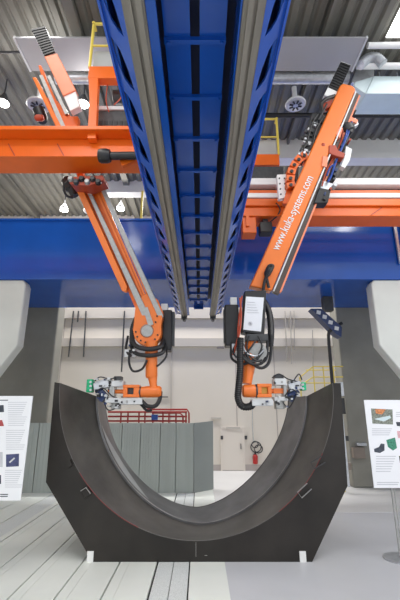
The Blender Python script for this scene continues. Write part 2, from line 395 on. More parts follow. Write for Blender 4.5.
# carriage under the beam
ca = lprism([(67, 177), (103, 175), (104, 180), (88, 186), (70, 184)], -.32, .3).build('carriage', REDDISH, r1, 'red-brown carriage', bevel=.01)
lprism([(76, 182), (94, 182), (91, 190), (82, 188)], -.15, .14).build('carriage_block', DGREY, ca)
m_ = MB().lathe(sl(66, 178, .1), sl(75, 196, .1), [(0, .06), (.1, .09), (.6, .09), (.65, .07), (1, .06)]).build('motor', BLACK, r1, 'black motor')
# upper end
lprism([(32, 77), (36, 77), (63, 130), (57.5, 130)], -.03, .14).build('side_cover', ORANGE2, r1, bevel=.01)
lprism([(39, 75), (42.5, 75), (66, 128), (61, 128)], .02, .05).build('linear_rail', STEEL, r1, 'grey steel rail')
lprism([(38, 65), (41, 65), (47, 80), (63, 116), (78, 116), (77, 130), (62, 130), (45, 88)], .04, .12).build('end_bracket', ORANGE, r1, bevel=.01)
lprism([(47, 76), (50, 75), (68, 113), (65, 114)], .0, .05).build('linear_rail', STEEL, r1, 'grey steel rail')
gr = lprism([(31, 29), (45, 26), (55, 52), (44, 56)], -.16, .14).build('grille', SILVER, r1, 'black slatted grille')
g2 = MB()
for i in range(11):
    f0, f1 = (i + .12) / 11, (i + .66) / 11
    A, B, C_, D = V((31.2, 29)), V((44.8, 26)), V((54.8, 52)), V((44.2, 56))
    q = [A.lerp(D, f0), B.lerp(C_, f0), B.lerp(C_, f1), A.lerp(D, f1)]
    g2.prism([sl(*w, -.185) for w in q], (0, .03, .005))
g2.prism([sl(*w, -.18) for w in ((31, 29), (45, 26), (45.5, 28), (31.5, 31))], (0, .03, .005))
g2.build('grille_slats', BLACK, gr)
lprism([(44, 56), (57, 53), (76, 90), (63, 96)], -.17, .15).build('cover_panel', CORAL, r1, 'glossy coral cover', bevel=.012)
lprism([(63.5, 96.3), (75.5, 91), (80, 106), (70, 111)], -.15, .13).build('cover_panel', WHITE, r1, 'white cover', bevel=.01)
m2 = MB().lathe(sl(38, 108, .2), sl(43, 122, .2), [(0, .05), (.1, .09), (.8, .09), (1, .06)]).build('motor', BLACK, r1, 'black motor with red cap')
MB().lathe(sl(35, 118, .12), sl(44, 118, .12), [(0, .03), (.2, .05), (.8, .05), (1, .03)]).build('motor_cap', REDDISH, m2)
# lower joint
JY = 5.3
def J(px, py, d=0): return at(px, py, JY + d)
jc = J(147, 331)
hp = []
for a in range(-200, 21, 12):
    hp.append((147 + 14.5 * math.cos(math.radians(a)), 331 - 14.5 * math.sin(math.radians(a))))
hp += [(163, 312), (158, 300), (148, 292), (136, 300)]
jh = MB().prism([J(x, y, -.05) for x, y in hp], (0, .2, 0)).build('joint_housing', ORANGE2, r1, bevel=.01)
MB().lathe(J(147, 331, -.09), J(147, 331, -.05), [(0, .08), (.6, .092), (1, .095)]).build('hub_cap', STEEL, jh, 'round steel hub')
for a in range(-20, -200, -26):
    c = J(147 + 11.3 * math.cos(math.radians(a)), 331 - 11.3 * math.sin(math.radians(a)), -.065)
    MB().cyl(c, c + V((0, .02, 0)), .012, n=8).build('bolt', BLACK, jh)
for x, y in ((155.5, 322), (157, 316)):
    c = J(x, y, -.065); MB().cyl(c, c + V((0, .02, 0)), .012, n=8).build('bolt', BLACK, jh)
# rails carried on to the housing face
MB().prism([J(*w, -.075) for w in ((143, 308), (147.5, 307), (153.5, 324), (148.5, 327))], (0, .03, 0)).build('linear_rail', STEEL, r1, 'grey steel rail')
mb = MB().box((J(161.5, 330, 0).x, JY + .1, J(147, 349).z), (J(171, 330).x, JY + .34, J(147, 308).z)).build('drive_housing', BLACK, r1, 'black drive housing', bevel=.015)
MB().box((J(170.5, 330).x, JY + .16, J(147, 343).z), (J(173.5, 330).x, JY + .30, J(147, 309).z)).build('cooling_fin', DGREY, mb)
MB().box((J(160.5, 300).x, JY + .12, J(147, 308).z), (J(167, 300).x, JY + .26, J(147, 301.5).z)).build('connector', SILVER, mb, 'silver connector')
MB().tube([J(136, 318, .0), J(132, 330, -.02), J(134, 344, -.08), J(146, 349, -.13), J(160, 347, -.08), J(163, 340, .05)], .036, rib=.12, ribn=36).build('hose', HOSE, r1, 'black hose')
MB().tube([J(131, 338, .05), J(134, 352, -.04), J(148, 355.5, -.12), J(162, 353, -.06), J(165, 345, .08)], .03, rib=.12, ribn=34).build('hose', HOSE, r1, 'black hose')
MB().tube([J(130, 350, .0), J(129, 362, -.02), J(133, 371, -.04), J(142, 369, -.08), J(147, 360, -.1)], .016).build('hose', HOSE, r1, 'black hose')
MB().tube([J(167, 350, .1), J(166, 357, .05), J(160, 364, .0), J(157, 366, -.05)], .014).build('hose', HOSE, r1, 'thin black hose')
MB().tube([J(128, 336, .1), J(126, 350, .05), J(131, 356, 0)], .018).build('hose', HOSE, r1, 'thin black hose')
MB().box((J(124, 350).x, JY + .02, J(147, 357).z), (J(136, 350).x, JY + .14, J(147, 349).z)).build('junction_box', SILVER, r1, 'silver junction box', bevel=.008)
# wrist
MB().lathe(J(151.5, 342), J(151.5, 378), [(0, .09), (.4, .09), (.42, .082), (.95, .082), (1, .07)]).build('forearm', ORANGE2, r1, 'orange forearm tube')
MB().lathe(J(152.5, 377), J(154, 392), [(0, .066), (.5, .05), (1, .07)]).build('wrist_neck', ORANGE2, r1)
MB().lathe(J(161.5, 391.5), J(141, 392), [(0, .055), (.08, .075), (.7, .078), (.9, .07), (1, .07)]).build('wrist_elbow', ORANGE2, r1)
MB().cyl(J(141.2, 392), J(139.5, 392), .074).build('wrist_ring', DGREY, r1)
wb = J(132, 391)
wpoly = [(124, 385), (140, 385), (140, 397.5), (124, 397.5)]
wr = MB()
for a, b in (((124, 385), (140, 388)), ((124, 394.5), (140, 397.5)), ((124, 388), (128, 394.5)), ((134.5, 388), (140, 394.5))):
    p, q = J(*a), J(*b); wr.box((p.x, JY - .07, q.z), (q.x, JY + .07, p.z))
wr.build('wrist_yoke', ORANGE2, r1, bevel=.006)
MB().box((J(128, 390).x, JY - .01, J(128, 394.5).z), (J(134.5, 390).x, JY + .05, J(128, 388).z)).build('yoke_core', DGREY, r1)
MB().cyl(J(124, 391.5), J(108, 391.5), .028).build('tool_spindle', ORANGE2, r1)
te = MB()
def jb(m, x0, y0, x1, y1, d0, d1):
    p, q = J(x0, y0), J(x1, y1); m.box((p.x, JY + d0, q.z), (q.x, JY + d1, p.z)); return m
jb(MB(), 113, 381, 124, 387, -.1, .1).build('tool_block', SILVER, r1, 'silver block', bevel=.006)
jb(MB(), 115, 376.5, 122, 381, -.06, .08).build('tool_motor', DGREY, r1, bevel=.006)
jb(MB(), 107, 398, 121, 403, -.1, .1).build('tool_block', SILVER, r1, 'silver block', bevel=.006)
jb(MB(), 112, 403, 120, 409, -.05, .08).build('tool_bracket', STEEL, r1, bevel=.006)
jb(MB(), 121, 398.5, 143, 404.5, -.1, .06).build('valve_tray', SILVER, r1, 'silver valve tray', bevel=.006)
jb(MB(), 111, 384, 115, 400, -.08, .08).build('tool_flange', STEEL, r1, bevel=.004)
MB().bar(J(95, 387), J(110, 384), .09, .16, (0, 1, 0)).bar(J(97, 383), J(107, 380), .03, .1, (0, 1, 0)).build('tool_frame', GALV, r1, bevel=.005)
MB().cyl(J(104, 398), J(98, 389), .07, .05).bar(J(106, 393), J(100, 400), .09, .12, (0, 1, 0)).build('tool_head', TOOLB, r1, 'navy tool head')
gs = jb(MB(), 88, 379.5, 93, 392.5, -.06, .06).build('sensor', GREEN, r1, 'bright green sensor', bevel=.01)
for z in (382, 386, 390): MB().cyl(J(90.5, z, -.075), J(90.5, z, -.055), .016, n=10).build('sensor_lens', SILVER, gs)
for pts in ([(95, 381), (100, 377), (110, 379), (116, 377)], [(104, 402), (108, 410), (116, 408), (122, 403)], [(96, 392), (103, 388), (112, 396), (120, 399)]):
    MB().tube([J(x, y, -.09) for x, y in pts], .008).build('tool_cable', HOSE, r1, 'thin black cable')
MB().tube([J(141, 400, -.04), J(147, 406, -.05), J(155, 406, -.05), J(159.5, 400, -.03), J(160.5, 392, .05)], .03, rib=.12, ribn=26).build('hose', HOSE, r1, 'black hose')
MB().tube([J(138, 400, .0), J(146, 410, 0), J(152, 410, 0)], .018).build('hose', HOSE, r1, 'black hose end')
rng = random.Random(5)
def clutter(o, fj, box, n, Yd=-.1):
    x0, y0, x1, y1 = box
    for i in range(n):
        x, y = rng.uniform(x0, x1), rng.uniform(y0, y1); w, h = rng.uniform(1.2, 3.2), rng.uniform(1, 2.6)
        m_, n_ = ((SILVER, 'tool_fitting'), (STEEL, 'tool_fitting'), (BLACK, 'tool_fitting'), (TOOLB, 'tool_fitting'), (DGREY, 'tool_fitting'), (GALV, 'tool_fitting'))[i % 6]
        p, q = fj(x, y), fj(x + w, y + h); d = Yd + rng.uniform(-.02, .05)
        MB().box((p.x, p.y + d, q.z), (q.x, p.y + d + .06, p.z)).build(n_, m_, o, bevel=.003)
clutter(r1, J, (95, 379, 112, 400), 22); clutter(r1, J, (108, 376, 122, 384), 7, -.13); clutter(r1, J, (106, 397, 121, 407), 9, -.13)
clutter(r1, J, (128, 345, 136, 356), 5, -.1); clutter(r1, J, (122, 399, 142, 403), 6, -.13)
for i in range(6):
    p = J(92 + i * 3, 186); q = sl(70 + i * 5.5, 177.5 + (i % 2) * 3, -.36)
    MB().lathe(q, q + V((0, .06, 0)), [(0, .03), (.5, .045), (1, .045)], 10).build('roller', (STEEL, DGREY, BLACK)[i % 3], ca)
MB().tube([sl(70, 180, -.2), sl(64, 186, -.15), sl(66, 195, -.1), sl(73, 198, -.05)], .018).build('hose', HOSE, r1, 'black hose')
# ================================================================== ROBOT WITH LETTERED ARM
R0 = dict(Y0=5.2, z0=3.2, k=.09)
def sr(px, py, d=0): return on_slope(px, py, R0['Y0'] + d, R0['z0'], R0['k'])
def rprism(poly, d, dep): return MB().prism([sr(x, y, d) for x, y in poly], (0, dep, dep * .09))
r2 = thing('gantry_robot', sr(258, 290), 'orange robot with white web address on its long box arm', 'robot')
ac = rprism([(340, 85.5), (343, 83), (353, 85.5), (356, 89), (338, 132), (272, 291), (250, 286)], 0, .2).build('arm_cover', ORANGE2, r2, bevel=.02)
rprism([(356, 92), (360, 95), (341, 142), (279, 294), (273, 291)], .10, .12).build('rail_cover', BROWN, r2, 'dark brown rail strip')
rprism([(355.5, 91), (356.8, 91.5), (274.5, 291), (273, 291)], -.005, .1).build('edge_strip', SILVER, r2, 'thin silver edge strip')
rprism([(359, 95), (360.5, 95.5), (281.5, 292), (279.5, 292)], .09, .1).build('edge_strip', CORAL, r2, 'pinkish edge strip')
c = sr(323.5, 144, -.012); MB().lathe(c, c + V((0, .03, 0)), [(0, .008), (.3, .03), (1, .03)], 10).build('cover_screw', REDDISH, ac)
c = sr(275, 246, -.012)
# lettering
cu = bpy.data.curves.new('web_address', 'FONT'); cu.body = 'www.kuka-systems.com'; cu.size = 1; cu.extrude = .004
to = bpy.data.objects.new('tmp_text', cu); COL.objects.link(to)
dg = bpy.context.evaluated_depsgraph_get(); dg.update()
tm = bpy.data.meshes.new_from_object(to.evaluated_get(dg)); bpy.data.objects.remove(to)
p0, p1 = sr(278.5, 251, -.006), sr(313.5, 178, -.006)
w_ = max(v.co.x for v in tm.vertices); sx = (p1 - p0).length / w_
ex = (p1 - p0).normalized(); nn = V((0, -1, -.09)).normalized(); ey = nn.cross(ex).normalized()
loc = r2.location
TX = MB(); TX.v = [p0 + ex * v.co.x * sx + ey * v.co.y * sx * 1.35 + nn * v.co.z for v in tm.vertices]
TX.f = [tuple(p.vertices) for p in tm.polygons]
TX.build('lettering', WHITE, ac, 'white web address lettering', smooth=False)
# cable loop on the arm
MB().tube([sr(263, 292, -.05), sr(265, 280, -.08), sr(270, 272, -.1), sr(273, 266, -.08), sr(269, 266, -.07), sr(266, 274, -.06), sr(269, 288, -.05)], .022).build('cable_loop', HOSE, r2, 'black cable loop')
MB().lathe(sr(266, 276, -.05), sr(271, 267, -.05), [(0, .03), (.2, .05), (.8, .05), (1, .03)]).build('cable_gland', BLACK, r2)
# grille end behind the arm
gr = rprism([(341, 61), (351, 65), (339, 92), (328, 87)], .05, .14).build('grille', SILVER, r2, 'black slatted grille')
g2 = MB(); A, B, C_, D = V((341, 61.3)), V((351, 65)), V((339, 92)), V((328.3, 87))
for i in range(11):
    f0, f1 = (i + .12) / 11, (i + .66) / 11
    g2.prism([sr(*w, .025) for w in (A.lerp(D, f0), B.lerp(C_, f0), B.lerp(C_, f1), A.lerp(D, f1))], (0, .03, .003))
g2.build('grille_slats', BLACK, gr)
rprism([(328, 87), (339, 92), (336, 99), (324, 95)], .04, .12).build('cover_panel', WHITE, r2, 'white cover', bevel=.008)
MB().tube([sr(335, 96, .05), sr(326, 99, .0), sr(321, 104, .0), sr(322, 112, .05), sr(319, 122, .08)], .03).build('hose', HOSE, r2, 'black hose')
rprism([(324, 103), (333, 99), (331, 106), (323, 110)], .05, .1).build('mount_block', REDDISH, r2, 'red-brown block')
# machinery one side
ms = rprism([(312, 113), (327, 114), (318, 140), (313, 152), (302, 148)], .12, .2).build('valve_bank', DGREY, r2, 'dark valve bank', bevel=.01)
for i in range(11):
    x, y = random.uniform(306, 321), random.uniform(117, 146); x = 326 - (y - 112) * .52 - random.uniform(1, 12)
    rprism([(x, y), (x + 3, y + 1), (x + 2, y + 4), (x - 1, y + 3)], .09, .04).build('valve', (SILVER, BLACK, DGREY, BLACK)[i % 4], ms)
rprism([(300, 147), (314, 151), (309, 159), (298, 154)], .1, .12).build('bracket', GALV, r2, bevel=.006)
# orange cable carrier: chain of links
arc = [(307, 154), (301, 157), (296, 162), (292.5, 168), (291, 175), (290.5, 182), (292, 188)]
cc = MB(); 
for i in range(len(arc) - 1):
    a, b = V(arc[i]), V(arc[i + 1]); e = (b - a); n_ = V((-e.y, e.x)).normalized() * 4.2; b2 = a.lerp(b, .8)
    cc.prism([sr(*w, .08) for w in (a - n_, b2 - n_ * .9, b2 + n_ * .9, a + n_)], (0, .2, .02))
ck = cc.build('cable_carrier', ORANGE, r2, 'orange link cable carrier')
for i in range(len(arc) - 1):
    a = V(arc[i]).lerp(V(arc[i + 1]), .4); p = sr(a.x, a.y, .06); MB().cyl(p, p + V((0, .02, 0)), .028, n=8).build('carrier_window', BLACK, ck)
MB().tube([sr(300, 160, .12), sr(297, 168, .14), sr(296, 178, .15), sr(299, 188, .15)], .03).build('hose', DGREY, r2, 'grey hose')
wp = rprism([(277, 174.5), (286.5, 174), (288, 197), (279, 199)], .22, .1).build('slide_plate', WHITE, r2, 'white bolted slide plate', bevel=.006)
for i in range(4):
    for x in (279.5, 284.5):
        p = sr(x + i * .5, 178 + i * 5.3, .205); MB().cyl(p, p + V((0, .02, 0)), .012, n=8).build('bolt', DGREY, wp)
rprism([(288, 186), (296, 184), (288, 204), (283, 203)], .18, .1).build('slide_arm', ORANGE, r2)
# machinery other side
MB().lathe(sr(350, 133, .12), sr(345, 124, .12), [(0, .07), (.2, .1), (.7, .1), (1, .05)]).build('motor', BLACK, r2, 'black motor')
rprism([(347, 118), (356, 118), (359, 124), (350, 130), (345, 126)], .15, .1).build('motor_flange', GALV, r2, 'pinkish grey motor flange', bevel=.006)
rprism([(350, 116), (358, 120), (357, 123), (349, 120)], .12, .06).build('flange_clamp', CORAL, r2)
rprism([(344, 132), (350, 136), (347, 150), (338, 146)], .14, .16).build('drive_block', DGREY, r2, bevel=.008)
rprism([(329, 145), (336, 145), (338, 150), (345, 153), (344, 158), (336, 156), (329, 153)], -.02, .16).build('mount_block', REDDISH, r2, 'red-brown block', bevel=.01)
rprism([(336, 134), (340, 126), (343, 128), (340, 138)], .0, .1).build('mount_pad', CORAL, r2)
rprism([(323, 156), (328, 157), (327, 167), (322, 166)], -.02, .1).build('mount_pad', CORAL, r2)
rprism([(346, 146), (352, 149), (350, 160), (345, 168), (341, 166), (345, 156)], .12, .1).build('shield', WHITE, r2, 'white shield')
rprism([(333, 157), (342, 160), (337, 172), (330, 170)], .1, .16).build('drive_block', DGREY, r2, bevel=.008)
rprism([(330, 170), (337, 172), (333, 182), (325, 180)], .1, .16).build('drive_block', BLACK, r2, bevel=.008)
rprism([(322, 180), (334, 184), (329, 190), (320, 188)], .08, .14).build('bracket', GALV, r2, bevel=.006)
rprism([(319, 188), (331, 190), (328, 203), (314, 203)], .06, .2).build('motor', BLACK, r2, 'square black motor', bevel=.012)
MB().tube([sr(352, 122, .06), sr(348, 134, .06), sr(344, 143, .04), sr(340, 152, .04), sr(335, 164, .04), sr(332, 174, .04), sr(328, 182, .03)], .016).build('supply_cable', CABLEB, r2, 'blue supply cable')
MB().tube([sr(348, 126, .06), sr(345, 138, .05), sr(337, 160, .05), sr(330, 168, .03), sr(327, 176, .03)], .012).build('supply_cable', CABLEB, r2, 'blue supply cable')
MB().tube([sr(343, 130, .08), sr(341, 142, .08), sr(333, 158, .06), sr(326, 172, .05), sr(322, 186, .05)], .012).build('supply_cable', REDDISH, r2, 'red supply cable')
rng = random.Random(11)
for i in range(16):              # fittings along the drive side
    f = (i + .5) / 16; cx, cy = 353 - 30 * f + rng.uniform(-3.5, 5), 121 + 78 * f
    w, h = rng.uniform(1.6, 3.4), rng.uniform(1.5, 3.5); m_, n_ = ((BLACK, 'drive_fitting'), (DGREY, 'drive_fitting'), (SILVER, 'connector'), (REDDISH, 'connector'), (TOOLB, 'drive_fitting'))[i % 5]
    rprism([(cx, cy), (cx + w, cy + w * .4), (cx + w - h * .4, cy + w * .4 + h), (cx - h * .4, cy + h)], .03 + .01 * (i % 3), .12).build(n_, m_, r2, bevel=.004)
for i in range(12):              # fittings on the valve bank side
    f = (i + .5) / 12; cx, cy = 319 - 17 * f + rng.uniform(-5, 3), 112 + 40 * f
    w, h = rng.uniform(1.6, 3), rng.uniform(1.2, 2.6); m_, n_ = ((SILVER, 'valve'), (BLACK, 'valve'), (DGREY, 'valve'), (GALV, 'valve'))[i % 4]
    rprism([(cx, cy), (cx + w, cy + w * .4), (cx + w - h * .4, cy + w * .4 + h), (cx - h * .4, cy + h)], .06, .08).build(n_, m_, r2, bevel=.004)
for pts in ([(318, 114), (312, 124), (308, 138), (303, 150)], [(324, 116), (316, 130), (313, 142), (309, 150)], [(327, 104), (323, 112), (318, 120)]):
    MB().tube([sr(x, y, .04) for x, y in pts], .014).build('air_hose', HOSE, r2, 'thin black air hose')
rprism([(303, 149), (309, 152), (303, 163), (299, 160)], .1, .1).build('air_hose_clamp', DGREY, r2, bevel=.004)
# ---------------- # lower end: cabinet with white sheet
KY = 5.1
def K(px, py, d=0): return at(px, py, KY + d)
cab = MB().prism([K(*w) for w in ((244.5, 291), (266.5, 290), (264.5, 335), (242, 332))], (0, .22, 0)).build('drive_cabinet', BLACK, r2, 'black drive cabinet', bevel=.012)
MB().prism([K(*w, -.012) for w in ((246, 296.5), (264, 297.5), (261, 331.5), (243.3, 329.5))], (0, .012, 0)).build('cabinet_sheet', SCRN, cab, 'white sheet on the cabinet front')
sk = MB()
for i in range(5):
    a = math.radians(i * 36); c = K(250.5, 323.5, -.02); sk.bar(c - V((math.cos(a), 0, math.sin(a))) * .03, c + V((math.cos(a), 0, math.sin(a))) * .03, .006, .006, (0, 1, 0))
sk.build('star_mark', INKG, cab, 'grey star mark')
tl = MB()
for i in range(5):
    tl.bar(K(247, 302 + i * 2.6, -.016), K(255 + (i * 37 % 6), 302.4 + i * 2.6, -.016), .004, .006, (0, 1, 0))
tl.build('printed_lines', INKG, cab)
b2 = MB().box((K(225.5, 320).x, KY + .12, K(230, 344).z), (K(240, 320).x, KY + .36, K(230, 302).z)).build('drive_housing', BLACK, r2, 'black drive housing', bevel=.015)
MB().box((K(231.5, 300).x, KY + .16, K(230, 302).z), (K(238, 300).x, KY + .3, K(230, 294).z)).build('connector', SILVER, b2, 'silver connector')
MB().box((K(224.5, 320).x, KY + .18, K(230, 340).z), (K(225.8, 320).x, KY + .3, K(230, 306).z)).build('cooling_fin', DGREY, b2)
MB().tube([K(240, 298, -.03), K(241, 315, -.06), K(239.5, 332, -.08), K(236, 345, -.05), K(233, 355, .0)], .014).tube([K(242, 296, -.03), K(239, 318, -.05), K(238, 335, -.07), K(240, 350, -.05)], .01).build('supply_cable', REDDISH, r2, 'red-brown supply cables')
MB().tube([K(240.5, 338, -.1), K(240, 355, -.1), K(240, 372, -.1), K(238.5, 388, -.1), K(238, 398, -.08), K(242, 406, -.06), K(250, 406.5, -.04), K(254, 402.5, 0)], .048, n=12, rib=.14, ribn=46).build('corrugated_hose', HOSE, r2, 'thick corrugated black hose')
MB().tube([K(263, 300, .3), K(269, 312, .28), K(271, 330, .2), K(270, 345, .1)], .05, n=10, rib=.1, ribn=20).build('corrugated_hose', HOSE, r2, 'thick black hose')
MB().tube([K(271, 335, .1), K(271, 352, .05), K(268, 364, .0), K(260, 368, -.04), K(250, 361, -.06), K(246, 352, -.05)], .022, rib=.12, ribn=30).build('hose', HOSE, r2, 'black hose')
MB().tube([K(267, 336, .05), K(267, 352, .0), K(262, 363, -.05), K(252, 364, -.08), K(243, 358, -.08)], .018).build('hose', HOSE, r2, 'black hose')
MB().tube([K(232, 342, .1), K(231, 356, .05), K(236, 362, 0), K(244, 364, -.05), K(258, 358, -.06)], .018).build('hose', HOSE, r2, 'black hose')
MB().tube([K(236, 344, .0), K(233, 352, -.05), K(239, 358, -.08), K(249, 350, -.08), K(256, 340, -.04)], .012).build('hose', HOSE, r2, 'thin black hose')
MB().box((K(246, 338).x, KY - .02, K(250, 341).z), (K(268, 338).x, KY + .2, K(250, 334).z)).build('lower_bracket', DGREY, r2, bevel=.008)
MB().cyl(K(258, 352, -.03), K(258, 352, .08), .12).build('joint_disc', STEEL, r2, 'grey joint disc')
MB().prism([K(*w, -.06) for w in ((256, 356), (263, 349), (264, 352), (258, 360))], (0, .03, 0)).build('joint_gap', BLACK, r2)
MB().box((K(232, 338).x, KY + .05, K(232, 350).z), (K(245, 338).x, KY + .25, K(232, 343).z)).build('junction_box', GALV, r2, bevel=.006)
MB().lathe(K(252, 340, .1), K(247, 384, .02), [(0, .09), (.6, .085), (.8, .07), (1, .06)]).build('forearm', ORANGE2, r2)
MB().lathe(K(242, 391), K(257, 391), [(0, .055), (.1, .08), (.8, .085), (.95, .07), (1, .07)]).build('wrist_elbow', ORANGE2, r2)
MB().cyl(K(255.5, 391), K(257, 391), .088).build('wrist_ring', DGREY, r2)
wr = MB()
for a, b in (((256.5, 384), (271, 387.3)), ((256.5, 394), (271, 397.5)), ((256.5, 387.3), (261, 394)), ((267, 387.3), (271, 394))):
    p, q = K(*a), K(*b); wr.box((p.x, KY - .07, q.z), (q.x, KY + .07, p.z))
wr.build('wrist_yoke', ORANGE2, r2, bevel=.006)
MB().box((K(261, 390).x, KY - .0, K(260, 394).z), (K(267, 390).x, KY + .05, K(260, 387.3).z)).build('yoke_core', YELL, r2, 'yellowish yoke core')
def kb(m, x0, y0, x1, y1, d0, d1):
    p, q = K(x0, y0), K(x1, y1); m.box((p.x, KY + d0, q.z), (q.x, KY + d1, p.z)); return m
MB().cyl(K(271, 391), K(287, 391), .028).build('tool_spindle', ORANGE2, r2)
kb(MB(), 273, 379, 285, 385.5, -.1, .1).build('tool_block', SILVER, r2, 'silver block', bevel=.006)
kb(MB(), 274, 375, 283, 379, -.06, .08).build('tool_motor', DGREY, r2, bevel=.006)
kb(MB(), 273, 397, 286, 401, -.1, .1).build('tool_block', SILVER, r2, 'silver block', bevel=.006)
kb(MB(), 275, 401, 284, 409, -.06, .08).build('tool_bracket', STEEL, r2, bevel=.006)
kb(MB(), 282, 384, 286, 399, -.08, .08).build('tool_flange', STEEL, r2, bevel=.004)
kb(MB(), 251, 399.5, 272, 406, -.1, .08).build('valve_tray', SILVER, r2, 'silver valve tray', bevel=.006)
kb(MB(), 273, 388.5, 286, 393.5, -.04, .05).build('tool_link', ORANGE2, r2)
MB().bar(K(288, 388), K(300, 385), .10, .14, (0, 1, 0)).bar(K(288, 383), K(295, 380), .04, .1, (0, 1, 0)).build('tool_frame', GALV, r2, bevel=.005)
MB().cyl(K(289, 397), K(297, 390), .07, .05).bar(K(287, 394), K(293, 400), .08, .1, (0, 1, 0)).build('tool_head', TOOLB, r2, 'navy tool head')
gs = kb(MB(), 300, 382.5, 305.5, 390.5, -.06, .06).build('sensor', GREEN, r2, 'bright green sensor', bevel=.01)
for z in (384.5, 388.5): MB().cyl(K(303, z, -.075), K(303, z, -.055), .016, n=10).build('sensor_lens', SILVER, gs)
for pts in ([(272, 378), (279, 374), (288, 379), (296, 381)], [(283, 402), (288, 408), (293, 402), (296, 396)], [(285, 396), (291, 389), (298, 393)], [(294, 380), (299, 374), (302, 380)]):
    MB().tube([K(x, y, -.09) for x, y in pts], .008).build('tool_cable', HOSE, r2, 'thin black cable')
clutter(r2, K, (286, 380, 299, 399), 18); clutter(r2, K, (272, 376, 285, 385), 6, -.13); clutter(r2, K, (273, 396, 285, 407), 9, -.13); clutter(r2, K, (252, 400, 270, 405), 6, -.13)
clutter(r2, K, (232, 340, 246, 358), 10, -.02)
for pts in ([(241, 340), (246, 352), (256, 356), (264, 350)], [(237, 346), (244, 356), (252, 362), (262, 360)], [(249, 336), (247, 348), (252, 358), (264, 362), (269, 352)], [(258, 336), (262, 346), (258, 356)]):
    MB().tube([K(x, y, -.07) for x, y in pts], .011).build('hose', HOSE if pts[0][0] != 241 else GALV, r2, 'thin hose')
# ================================================================== MOULD
MY0, MY1, MY2 = 4.8, 5.5, 6.25
md = thing('curved_mould', (0, MY0, 0), 'large dark steel half-round mould standing on the floor under both robots', 'mould')
pz = 1.92
front = [(-1.80, 1.93), (-1.78, .80), (-1.18, 0), (1.23, 0), (1.70, .76), (1.74, 1.92)]
NA = 64
def arc(cx, aL, aR, zt, zbm, i, n=NA, pL=1, pR=1):
    f = math.pi * i / n; c = -math.cos(f); a = aR if c > 0 else aL; p = pR if c > 0 else pL
    return V((cx + a * math.copysign(abs(c) ** p, c), 0, zt - (zt - zbm) * math.sin(f) ** p))
S0 = [arc(-.045, 1.685, 1.685, pz, .205, i) for i in range(NA + 1)]
zm, zf = at(200, 396, MY1).z, at(200, 398, MY2).z
xmL, xmR = at(98, 394, MY1).x, at(305, 394, MY1).x
xfL, xfR = at(106, 400, MY2).x, at(288, 402, MY2).x
cm = (xmL + xmR) / 2; cf = (xfL + xfR) / 2
S1b = [arc(cm, cm - xmL, xmR - cm, zm, .205, i, pL=1.12, pR=1.12) for i in range(NA + 1)]
S1 = [p - (V((cm, 0, 1.9)) - p).normalized() * .022 for i, p in enumerate(S1b)]
S2 = [arc(cf, cf - xfL, xfR - cf, zf, .225, i, pL=1.12, pR=1.22) for i in range(NA + 1)]
# front plate with round cut-out
fpl = MB()
def outer_pt(p):            # outward from arc centre to outline
    o = V((-.045, 0, pz)); d = (V((p.x, 0, p.z)) - o)
    best = None
    for i in range(len(front) - 1):
        a = V((front[i][0], 0, front[i][1])); b = V((front[i + 1][0], 0, front[i + 1][1])); e = b - a
        den = d.x * e.z - d.z * e.x
        if abs(den) < 1e-9: continue
        t = ((a.x - o.x) * e.z - (a.z - o.z) * e.x) / den; u = ((a.x - o.x) * d.z - (a.z - o.z) * d.x) / den
        if t > .9 and -1e-6 <= u <= 1 + 1e-6 and (best is None or t < best): best = t
    return o + d * best if best else None
corners = [V((x, 0, z)) for x, z in front[1:-1]]
def plate(S, y0, y1, name, m, sc=1.0, zc=None):
    mb = MB(); O = [outer_pt(p) for p in S0]
    O[0] = V((front[0][0], 0, front[0][1])); O[-1] = V((front[-1][0], 0, front[-1][1]))
    for c in corners:      # snap nearest outline sample to each corner
        k = min(range(1, NA), key=lambda i: (O[i] - c).length if O[i] else 9); O[k] = c
    for i in range(NA):
        a, b, c, d = S[i], S[i + 1], O[i + 1], O[i]
        if sc != 1: c, d = V((c.x * sc, 0, min(c.z, zc))), V((d.x * sc, 0, min(d.z, zc)))
        f = lambda p, y: V((p.x, y, p.z))
        mb.quad(f(a, y0), f(b, y0), f(c, y0), f(d, y0)); mb.quad(f(a, y1), f(d, y1), f(c, y1), f(b, y1))
        mb.quad(f(d, y0), f(c, y0), f(c, y1), f(d, y1))
        mb.quad(f(a, y0), f(a, y1), f(b, y1), f(b, y0))
    for i in (0, NA):
        a, d = S[i], O[i]
        if sc != 1: d = V((d.x * sc, 0, min(d.z, zc)))
        mb.quad(V((a.x, y0, a.z)), V((d.x, y0, d.z)), V((d.x, y1, d.z)), V((a.x, y1, a.z)))
    return mb.build(name, m, md)
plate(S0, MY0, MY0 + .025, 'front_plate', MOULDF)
plate(S2, MY2 - .03, MY2 - .005, 'rear_plate', MOULDF, .985, 1.7)
